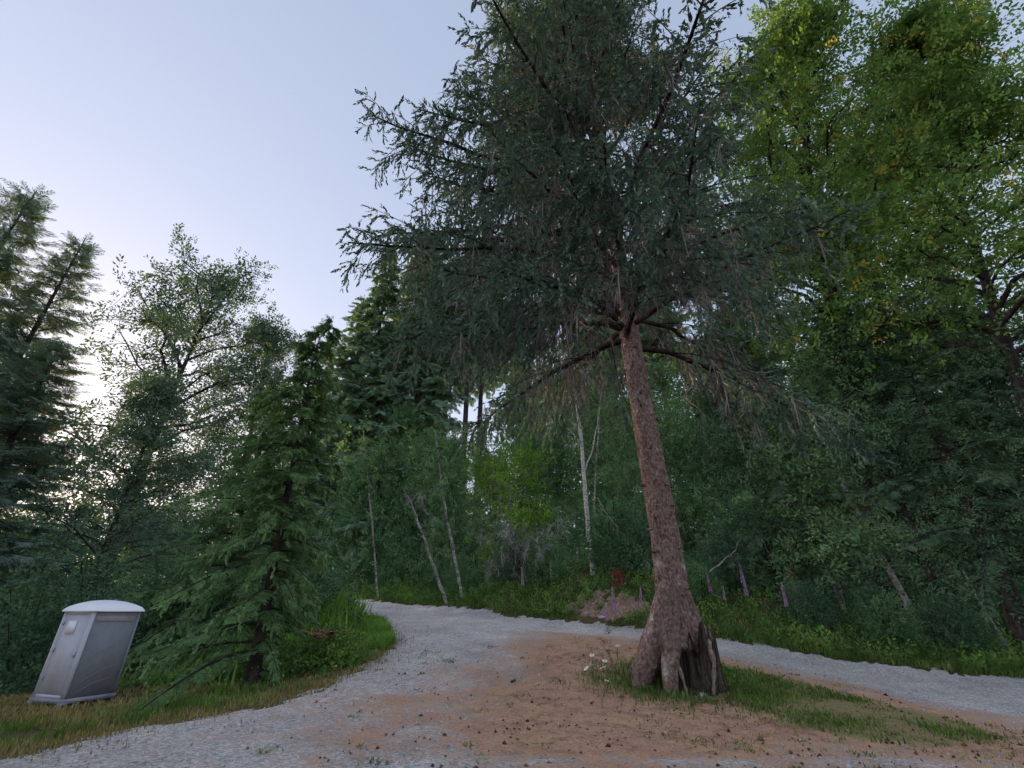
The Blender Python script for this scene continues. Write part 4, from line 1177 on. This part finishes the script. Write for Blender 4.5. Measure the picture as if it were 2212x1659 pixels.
# ------------------------------------------------------------------ dug earth, rocks, rotten stumps
def build_earth():
    xs = np.arange(2.2, 6.5, .06); ys = np.arange(20.2, 23.6, .06)
    X, Y = np.meshgrid(xs, ys, indexing='ij')
    e = 1 - np.hypot((X - 4.3) / 1.75, (Y - 21.85 + .62 * (X - 4.3)) / 1.0) + (fbm(X * 1.5 + 9, Y * 1.5) - .5) * 1.1
    lump = fbm(X * 2.6, Y * 2.6, 6)
    Z = height(X, Y) + np.clip(e * .4, -.25, .06) + (lump - .5) * .34 + (vnoise(X * 9, Y * 9) - .5) * .12
    n0, n1 = X.shape; idx = np.arange(n0 * n1).reshape(n0, n1)
    F = np.stack([idx[:-1, :-1], idx[1:, :-1], idx[1:, 1:], idx[:-1, 1:]], -1).reshape(-1, 4)
    F = F[(e.ravel()[F] > -.3).all(1)]
    used, inv = np.unique(F, return_inverse=True)
    mb = MB(); mb.add(np.stack([X, Y, Z], -1).reshape(-1, 3)[used], inv.reshape(-1, 4))
    tag(link('bank_earth', mb.mesh('bank_earth', M['dirt'], True)), 'bare pinkish earth dug out of the bank left of the great spruce', 'earth', kind='structure')
build_earth()

def rock_mesh(seed, sx, sy, sz, matn='stone'):
    r = np.random.default_rng(seed)
    u = np.linspace(0, 2 * np.pi, 9, endpoint=False); v = np.linspace(-1.3, 1.45, 6)
    U, W = np.meshgrid(u, v)
    k = r.uniform(.8, 1.15, U.shape)
    V = np.stack([np.cos(U) * np.cos(W) * sx * k, np.sin(U) * np.cos(W) * sy * k, np.sin(W) * sz * k], -1).reshape(-1, 3)
    idx = np.arange(54).reshape(6, 9)
    F = np.stack([idx[:-1], np.roll(idx[:-1], -1, 1), np.roll(idx[1:], -1, 1), idx[1:]], -1).reshape(-1, 4)
    mb = MB(); mb.add(V, F)
    mb.add(V[idx[-1]], np.array([(0, i, i + 1) for i in range(1, 8)]))
    return mb.mesh('rock', M[matn])
for k, (px, py, y0, sz, lab) in enumerate(((780, 1357, 17, .17, 'small white rock on the grass at the inside of the road bend'),
                                           (1518, 1506, 11, .12, 'flat pale stone on the ground in front of the old stump'),
                                           (1905, 1368, 17.3, .16, 'largest pale stone on the grass bank at the right'),
                                           (1885, 1378, 17.3, .10, 'small pale stone left of the largest one on the right bank'),
                                           (1812, 1372, 17.3, .12, 'lone pale stone on the bank between spruce and right stones'),
                                           (1300, 1338, 20.6, .17, 'pale rock at the foot of the dug earth'),
                                           (1270, 1330, 20.8, .20, 'tan rock at the left end of the dug earth'),
                                           (962, 1480, 11, .05, 'tiny pale stone lying out on the gravel lot'))):
    x, y, z = ground_at(px, py, y0)
    tag(link('rock', rock_mesh(40 + k, sz, sz * .75, sz * .45), None, (x, y, z + sz * .2), (0, 0, k * 1.3)), lab, 'rock')

def ragged_stump(name, label, px, py, y0, rad, hgt, matn, lean):
    x, y, z = ground_at(px, py, y0)
    n = 26; th = np.linspace(0, 2 * np.pi, n, endpoint=False); zz = np.linspace(-.25, 1, 9)
    T, Z = np.meshgrid(th, zz)
    top = .65 + .5 * vnoise(th * 3 + px, th * 0 + 3)
    rr = rad * (1.15 - .35 * Z) * (1 + .28 * (vnoise(T * 3 + px, Z * 2.5) - .5) + .1 * np.cos(T * 5))
    Zm = np.where(Z > 0, Z * top[None] * hgt, Z)
    V = np.stack([rr * np.cos(T) + lean[0] * np.maximum(Z, 0), rr * np.sin(T) + lean[1] * np.maximum(Z, 0), Zm], -1)
    core = V[-1] * [.55, .55, .6] + [lean[0] * .4, lean[1] * .4, 0]
    V = np.concatenate([V.reshape(-1, 3), core])
    idx = np.arange(10 * n).reshape(10, n)
    F = np.stack([idx[:-1], np.roll(idx[:-1], -1, 1), np.roll(idx[1:], -1, 1), idx[1:]], -1).reshape(-1, 4)
    wood, inner = MB(), MB()
    wood.add(V, F)
    root = thing(name, label, 'stump', (x, y, z))
    link('stump_shell', wood.mesh('stump_shell', M[matn], True), root)
    inner.add(np.concatenate([core, core.mean(0, keepdims=True)]), np.array([(i, (i + 1) % n, n) for i in range(n)]))
    link('rotten_heart', inner.mesh('rotten_heart', M['rot_red']), root)
ragged_stump('rotten_stump', 'crumbling red rotten stump above the dug earth', 1338, 1262, 20.8, .30, .6, 'rot_red', (-.1, 0))
ragged_stump('mossy_stump', 'tall broken brown stump with moss, above the right foxgloves', 1668, 1275, 19.6, .42, 1.5, 'moss_wood', (-.45, 0))

# ------------------------------------------------------------------ bare and dead stems in the thicket
def pole(name, label, pix, Y, r0_, matn, forks=(), twigs=None, cat='tree', leaves=None):
    """a stem through the given sight points, carried down into the ground"""
    P = np.array([at(px, py, Y) for px, py in pix])
    P = P[np.argsort(P[:, 2])]
    gz = hz(P[0, 0], Y)
    if P[0, 2] > gz:
        d = P[0] - P[1]; P = np.vstack([P[0] + d / abs(d[2]) * (P[0, 2] - gz + .1), P])
    base = P[0].copy(); P = P - base
    tt = np.linspace(0, len(P) - 1, 18)
    pp = np.stack([np.interp(tt, np.arange(len(P)), P[:, k]) for k in range(3)], 1)
    for _ in range(2):
        pp[1:-1] = (pp[:-2] + 2 * pp[1:-1] + pp[2:]) / 4
    pp[1:-1] += rng.normal(0, r0_ * .25, pp[1:-1].shape)
    root = thing(name, label, cat, tuple(base))
    mb = MB(); v, f = tubes(pp, r0_ * np.linspace(1.1, .55, 18), 9); mb.add(v, f)
    link('trunk', mb.mesh('trunk', M[matn], True), root)
    for fk in forks:
        Q = np.array([at(px, py, Y + dy) for px, py, dy in fk]) - base
        t2 = np.linspace(0, len(Q) - 1, 10)
        qq = np.stack([np.interp(t2, np.arange(len(Q)), Q[:, k]) for k in range(3)], 1)
        qq[1:-1] += rng.normal(0, .03, qq[1:-1].shape)
        fb = MB(); v, f = tubes(qq, r0_ * .45 * np.linspace(1, .35, 10), 6); fb.add(v, f)
        link('branch', fb.mesh('branch', M[matn], True), root)
        if twigs:
            q, tn = sample_on(qq[None], rng.random((1, 14)))
            tb_ = MB(); scatter_tmpl(tb_, T_BARE, q[0], tn[0] * .4 + rng.normal(0, .6, (14, 3)) + [0, 0, -.3], rng.uniform(.3, .7, 14), rng.random(14))
            link('twigs', tb_.mesh('twigs', M[twigs]), root)['kind'] = 'stuff'
    if leaves:
        q, tn = sample_on(pp[None], .55 + .45 * rng.random((1, 260)))
        lb_ = MB(); pos = q[0] + rng.normal(0, 1.0, (260, 3)) * [1, 1, .8]
        scatter_tmpl(lb_, T_LEAF, pos, rng.normal(0, .6, (260, 3)), rng.uniform(.35, .7, 260), rng.random(260))
        link('crown', lb_.mesh('crown', M[leaves]), root)['kind'] = 'stuff'
    return root
pole('birch_tree', 'white birch trunk standing bare against the dark thicket', [(1224, 640), (1232, 760), (1247, 880), (1262, 1000), (1266, 1100), (1276, 1195)], 25.2, .125, 'bark_birch',
     [[(1255, 960, 0), (1232, 930, -.3), (1205, 915, -.6)], [(1244, 870, 0), (1225, 850, .4), (1190, 800, .8)], [(1264, 1015, 0), (1278, 980, .2), (1292, 900, .3)], [(1232, 760, 0), (1260, 700, .3), (1290, 660, .5)]], 'twig_lichen')
pole('dead_alder', 'broken pale snag with drooping forked top, leaning in the left thicket', [(888, 1085), (908, 1140), (934, 1215)], 26.6, .085, 'bark_pale',
     [[(888, 1085, 0), (905, 1065, -.2), (920, 1060, -.4)], [(888, 1085, 0), (878, 1066, .2), (874, 1092, .3)], [(905, 1065, -.2), (915, 1080, -.2), (918, 1105, -.2)]], 'twig_lichen')
pole('alder_pole', 'slim pale stem right of the broken forked snag', [(940, 930), (950, 1020), (958, 1080), (975, 1170)], 27.0, .075, 'bark_pale', leaves='alder')
pole('alder_pole', 'thin pale stem rising through the thicket left of the paired trunks', [(785, 930), (792, 1010), (800, 1100)], 30, .05, 'bark_pale', leaves='alder')
pole('alder_pole', 'thin pale stem just right of the white birch', [(1300, 840), (1290, 960), (1284, 1080)], 26.5, .06, 'bark_pale')
pole('alder_pole', 'pale leaning stem behind the great spruce trunk, right side', [(1588, 880), (1622, 960), (1660, 1070), (1694, 1180)], 22.0, .06, 'bark_pale', [[(1622, 960, 0), (1600, 940, .3), (1570, 930, .6)]], 'twig_lichen', leaves='alder')
pole('mossy_maple_stem', 'left mossy stem of the stems rising from one clump, right of the foxgloves', [(1690, 1000), (1706, 1090), (1712, 1180), (1708, 1245)], 21.4, .07, 'moss_wood', leaves='brush')
pole('mossy_maple_stem', 'right mossy stem of the stems rising from one clump, right of the foxgloves', [(1770, 1010), (1752, 1100), (1732, 1180), (1716, 1245)], 21.5, .06, 'moss_wood', leaves='brush')
pole('alder_pole', 'pale grey leaning trunk in the dark woods near the right edge', [(1775, 940), (1800, 1000), (1838, 1080), (1885, 1165)], 19.6, .11, 'bark_pale', [[(1800, 1000, 0), (1770, 985, .3), (1730, 980, .6)]], 'twig_lichen')
pole('alder_pole', 'thin leaning dead stem low at the right edge', [(2080, 1230), (2110, 1290), (2160, 1370)], 18.2, .045, 'bark_pale')

def fallen(label, pts, r, matn):
    P = np.array(pts, float); base = P[0].copy(); P -= base
    t2 = np.linspace(0, len(P) - 1, 14)
    q = np.stack([np.interp(t2, np.arange(len(P)), P[:, k]) for k in range(3)], 1)
    q[1:-1] += rng.normal(0, r * .5, q[1:-1].shape)
    mb = MB(); v, f = tubes(q, r * np.linspace(1, .4, 14), 6); mb.add(v, f)
    root = thing('fallen_branch', label, 'branch', tuple(base))
    link('stick', mb.mesh('stick', M[matn], True), root)
    s_, tn = sample_on(q[None], .3 + .7 * rng.random((1, 10)))
    tb_ = MB(); scatter_tmpl(tb_, T_BARE, s_[0], tn[0] + rng.normal(0, .5, (10, 3)), rng.uniform(.25, .5, 10), rng.random(10))
    link('twigs', tb_.mesh('twigs', M['twig_lichen']), root)['kind'] = 'stuff'
fallen('pale dead branch propped in the bushes just right of the spruce trunk', [at(1532, 1236, 20.6), at(1560, 1215, 20.7), at(1588, 1190, 20.8), at(1600, 1160, 21)], .035, 'bark_pale')
fallen('thin grey branch arching over the dark hollow on the right', [at(1800, 1165, 19.0), at(1860, 1142, 18.9), at(1930, 1138, 18.8), at(1975, 1150, 18.8)], .028, 'bark_pale')
fallen('small pale dead branch crossing behind the spruce trunk on its left', [at(1290, 1075, 21.8), at(1310, 1110, 21.8), at(1335, 1140, 21.8)], .03, 'bark_pale')

def dead_brush():
    x, y = .7, 26.6
    z = hz(x, y)
    root = thing('dead_shrub', 'tangle of bare grey brush arching out of the thicket left of the birch', 'shrub', (x, y, z))
    n = 34
    a = rng.random(n) * 6.28
    d = np.c_[np.cos(a) * rng.uniform(.1, .7, n), np.sin(a) * .5, rng.uniform(.9, 1.4, n)]
    P = curve_pts(np.c_[rng.normal(0, .5, (n, 2)), np.full(n, 0)], d, rng.uniform(3.6, 6.4, n), 9, rng.uniform(.3, .8, n))
    P += np.cumsum(rng.normal(0, .12, P.shape), 1)
    mb = MB(); v, f = tubes(P, np.full((n, 1), .018) * np.linspace(1, .3, 9)[None], 5); mb.add(v, f)
    link('stems', mb.mesh('stems', M['bark_pale'], True), root)['kind'] = 'stuff'
    q, t_ = sample_on(P, .35 + .65 * rng.random((n, 22)))
    q, t_ = q.reshape(-1, 3), t_.reshape(-1, 3)
    tb_ = MB(); scatter_tmpl(tb_, T_BARE, q, t_ * .5 + rng.normal(0, .6, q.shape) + [0, 0, -.2], rng.uniform(.3, .9, len(q)), rng.random(len(q)))
    link('twigs', tb_.mesh('twigs', M['twig_lichen']), root)['kind'] = 'stuff'
dead_brush()

def dead_fronds():
    mb = MB(); n = 60
    a = rng.random(n) * 6.28
    pos = np.c_[rng.normal(0, .22, n), rng.normal(0, .15, n), .88 + .10 * rng.random(n)]
    scatter_tmpl(mb, T_SPRAY, pos, np.c_[np.cos(a), np.sin(a), rng.uniform(-.4, .3, n)], rng.uniform(.25, .5, n), rng.random(n))
    st = MB(); v, f = tubes(np.array([(0, 0, -.05), (.02, .02, .45), (.05, 0, .92)]), np.array([.012, .01, .006]), 5); st.add(v, f)
    x, y = -5.2, 14.75
    root = thing('dead_fern', 'brown withered bracken lying on top of the low bramble bush', 'fern', (x, y, hz(x, y)))
    link('stalk', st.mesh('stalk', M['bracken']), root); link('leaves', mb.mesh('leaves', M['bracken']), root)['kind'] = 'stuff'
dead_fronds()

# ------------------------------------------------------------------ foxgloves and daisies
def foxglove_parts():
    st = MB(); v, f = tubes(np.array([(0, 0, -.05), (.01, 0, .5), (.0, .01, 1.0), (.02, 0, 1.45)]), np.array([.012, .011, .009, .004]), 6); st.add(v, f)
    fl = MB(); n = 46
    for k in range(n):
        t = k / n; z = .62 + .78 * t; a = k * 2.1
        ln = .075 * (1.1 - .75 * t)
        d = np.array([math.cos(a), math.sin(a), -.75])
        p = np.array([0.01, 0, z])
        v, f = tubes(np.array([p, p + d * ln * .45, p + d * ln]), np.array([.008, .017, .026]) * (1.1 - .6 * t), 6); fl.add(v, f, rng.random())
    lf = MB(); q = []
    for k in range(11):
        a = k * 2.4; d = np.array([math.cos(a), math.sin(a), .55])
        q.append(kite((0, 0, .02 + .03 * k), d, (-math.sin(a), math.cos(a), 0), .36 - .02 * k, .11, .35))
    V, F = t_build(q); lf.add(V, F, .5)
    return {'stem': st.mesh('stem', M['stem'], True), 'flower_spike': fl.mesh('flower_spike', M['fox']), 'leaves': lf.mesh('leaves', M['cover'])}
FOX = foxglove_parts()
for (px, py, y0, sc, lab) in ((1129, 1236, 22.5, 1.2, 'leftmost pink foxglove, alone on the bank left of the dug earth'), (1190, 1226, 22, 1.0, 'pink foxglove second from the left on the bank'),
        (1326, 1284, 19.5, 1.2, 'tall pink foxglove in the middle of the dug earth'), (1378, 1280, 19.3, 1.0, 'pink foxglove on the dug earth close to the spruce trunk'), (1310, 1318, 19.2, .9, 'low pink foxglove at the foot of the dug earth'),
        (1488, 1180, 18.8, 1.15, 'highest pink foxglove, touching the right side of the spruce trunk'), (1535, 1215, 18.6, 1.1, 'upper one of two pink foxgloves right of the spruce trunk'), (1530, 1249, 18.4, 1.1, 'lower one of two pink foxgloves right of the spruce trunk'),
        (1598, 1228, 18.4, 1.25, 'tall bright foxglove, left of a close pair left of the mossy stump'), (1606, 1258, 18.3, 1.1, 'shorter foxglove of a close pair left of the mossy stump'), (1693, 1276, 18.0, 1.2, 'pink foxglove in front of the tall broken stump'),
        (1560, 1275, 18.2, .8, 'small faded foxglove between spruce trunk and bright pair'), (1952, 1308, 17.6, 1.25, 'bright pink foxglove on the right bank above the pale stones'), (1913, 1326, 17.5, .8, 'small faded foxglove left of the bright one on the right bank'),
        (1999, 1314, 17.5, .9, 'faded foxglove right of the bright one on the right bank'), (2065, 1335, 17.2, .9, 'rightmost faded foxglove near the right edge')):
    x, y, z = ground_at(px, py, y0, 1.0 * sc)
    place(FOX, 'foxglove', lab, 'foxglove', (x, y, z), 'foxgloves on the bank', rng.random() * 6.28, (sc * .8, sc * .8, sc * .9), (rng.normal(0, .05), rng.normal(0, .05)))

def daisy_parts():
    st = MB(); v, f = tubes(np.array([(0, 0, -.03), (.01, .01, .2), (.03, 0, .4)]), np.array([.005, .004, .003]), 5); st.add(v, f)
    q = []
    for k in range(14):
        a = k * 2 * math.pi / 14
        q.append(kite((.03, 0, .402), (math.cos(a), math.sin(a), .12), (-math.sin(a), math.cos(a), 0), .052, .02, .1))
    pt = MB(); V, F = t_build(q); pt.add(V, F)
    ce = MB(); u = np.linspace(0, 2 * np.pi, 8, endpoint=False)
    V = np.concatenate([np.c_[.03 + .014 * np.cos(u), .014 * np.sin(u), np.full(8, .402)], np.c_[.03 + .009 * np.cos(u), .009 * np.sin(u), np.full(8, .411)], [(.03, 0, .414)]])
    ce.add(V, np.array([(i, (i + 1) % 8, 8 + (i + 1) % 8, 8 + i) for i in range(8)])); ce.f3.append(np.array([(8 + i, 8 + (i + 1) % 8, 16) for i in range(8)])); ce.m3.append(np.zeros(8))
    return {'stem': st.mesh('stem', M['stem'], True), 'petals': pt.mesh('petals', M['petal']), 'flower_centre': ce.mesh('flower_centre', M['yolk'])}
DAISY = daisy_parts()
spots = [(1275, 1402), (1290, 1396), (1306, 1400), (1320, 1392), (1331, 1398), (1282, 1414), (1297, 1418), (1310, 1412), (1326, 1410), (1272, 1424), (1288, 1430), (1302, 1428), (1316, 1424), (1283, 1440), (1296, 1444), (1308, 1440), (1322, 1436), (1329, 1446), (1290, 1452), (1302, 1456)]
for k, (px, py) in enumerate(spots):
    sc = rng.uniform(1.15, 1.5)
    x, y, z = ground_at(px + rng.normal(0, 3), py + rng.normal(0, 3), 11.5, .4 * sc)
    place(DAISY, 'daisy', 'white daisy in the clump at the left foot of the great spruce', 'flower', (x, y, z), 'daisies at the foot of the spruce', rng.random() * 6.28, (1.15 * sc, 1.15 * sc, sc), (.35 + rng.normal(0, .2), rng.normal(0, .25)))
for px, py, lab in ((1297, 1490, 'lone white daisy on the brown needles in front of the clump'), (1312, 1376, 'white daisy standing behind the clump, nearest the far road')):
    x, y, z = ground_at(px, py, 11, .4)
    place(DAISY, 'daisy', lab, 'flower', (x, y, z), None, 1.0, 1.15, (.3, 0))

# ------------------------------------------------------------------ portable toilet
def portable_toilet():
    C = np.array([-10.6, 13.0]); yaw = R(-20)
    root = thing('portable_toilet', 'grey portable toilet with pale door and white domed roof beside the lot', 'toilet', (C[0], C[1], hz(*C) + .02), None, (0, 0, yaw))
    W, D, H = 1.15, 1.15, 2.04
    def part(name, pieces, matn, parent=root, label=None, smooth=False):
        mb = MB()
        for V, F in pieces:
            mb.add(V, F)
        o = link(name, mb.mesh(name, M[matn], smooth), parent)
        if label:
            o['label'] = label
        return o
    # skid base with feet
    part('skid_base', [box(-W - .03, .03, -.03, D + .03, .05, .15), box(-W - .05, -W + .09, -.05, D + .02, 0, .08), box(-.09, .05, -.05, .12, 0, .08)], 'loo_base')
    # side panels: the right one shows
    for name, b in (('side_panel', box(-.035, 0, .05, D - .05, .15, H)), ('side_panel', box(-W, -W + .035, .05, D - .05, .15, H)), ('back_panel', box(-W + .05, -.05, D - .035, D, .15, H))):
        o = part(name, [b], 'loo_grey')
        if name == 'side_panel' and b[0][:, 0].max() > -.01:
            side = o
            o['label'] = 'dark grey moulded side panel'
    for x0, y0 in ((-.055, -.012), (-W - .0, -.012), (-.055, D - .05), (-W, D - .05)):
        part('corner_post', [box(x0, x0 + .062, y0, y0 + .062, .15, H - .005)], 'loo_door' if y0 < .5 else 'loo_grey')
    # moulded curved ridges on the side panel
    for k, (ya, za, yb, zb) in enumerate(((.22, .92, .84, 1.22), (.20, .68, 1.0, 1.08), (.18, .42, 1.0, .80), (.16, .2, .9, .5))):
        t = np.linspace(0, 1, 12)
        p = np.c_[np.full(12, .003), ya + (yb - ya) * t, za + (zb - za) * t + .07 * np.sin(t * np.pi)]
        mb = MB(); v, f = tubes(p, .007 * (1 - .6 * np.abs(t - .4)), 6); mb.add(v, f)
        link('moulded_ridge', mb.mesh('moulded_ridge', M['loo_line'], True), side)
    # vent grille near the top of the side
    vf = part('vent', [box(-.005, .014, .12, D - .14, 1.79, 1.80), box(-.005, .014, .12, D - .14, 1.90, 1.91), box(-.005, .014, .11, .12, 1.79, 1.91), box(-.005, .014, D - .14, D - .13, 1.79, 1.91), box(-.004, .004, .12, D - .14, 1.80, 1.90)], 'loo_vent')
    for k in range(4):
        part('vent_slat', [box(.004, .012, .125, D - .145, 1.808 + .024 * k, 1.822 + .024 * k)], 'loo_vent', vf)
    # front frame and door
    part('door_frame', [box(-W + .05, -W + .11, 0, .05, .15, H - .01), box(-.11, -.05, 0, .05, .15, H - .01), box(-W + .11, -.11, 0, .05, H - .1, H - .01), box(-W + .11, -.11, 0, .05, .15, .22)], 'loo_door')
    door = part('door', [box(-W + .113, -.113, .008, .045, .223, H - .103)], 'loo_door', label='pale grey door with a white notice')
    part('notice', [box(-.86, -.52, -.008, -.0005, 1.50, 1.80)], 'loo_sign', door, 'white square notice')
    part('door_latch', [box(-.19, -.14, -.02, .0075, 1.0, 1.13), box(-.18, -.15, -.045, -.02, 1.03, 1.06)], 'loo_trim', door)
    for z in (.5, 1.1, 1.7):
        part('hinge', [box(-W + .095, -W + .125, -.012, .0, z, z + .09)], 'loo_trim', door)
    # domed roof
    n = 22
    g = np.linspace(-1, 1, n)
    A, B = np.meshgrid(g, g, indexing='ij')
    sup = 1 - np.maximum(np.abs(A) ** 4, np.abs(B) ** 4)
    Z = H + .02 + .085 * np.sqrt(np.clip(sup, 0, 1)) + .15 * np.clip(1 - A ** 2, 0, 1) * np.clip(1 - .5 * B ** 2, 0, 1)
    X = -W / 2 + A * (W / 2 + .06); Y = D / 2 + B * (D / 2 + .06)
    edge = (np.abs(A) > .999) | (np.abs(B) > .999)
    Z = np.where(edge, H + .0, Z)
    V = np.stack([X, Y, Z], -1).reshape(-1, 3); idx = np.arange(n * n).reshape(n, n)
    F = np.stack([idx[:-1, :-1], idx[1:, :-1], idx[1:, 1:], idx[:-1, 1:]], -1).reshape(-1, 4)
    roof = MB(); roof.add(V, F)
    bx = box(-W - .06, .06, -.06, D + .06, H - .03, H + .0); roof.add(*bx)
    link('roof', roof.mesh('roof', M['loo_roof'], False), root)
    mb = MB(); v, f = tubes(np.array([(-W + .15, D - .12, H), (-W + .15, D - .12, H + .3)]), np.array([.05, .05]), 12); mb.add(v, f)
    link('vent_pipe', mb.mesh('vent_pipe', M['loo_grey'], True), root)
portable_toilet()
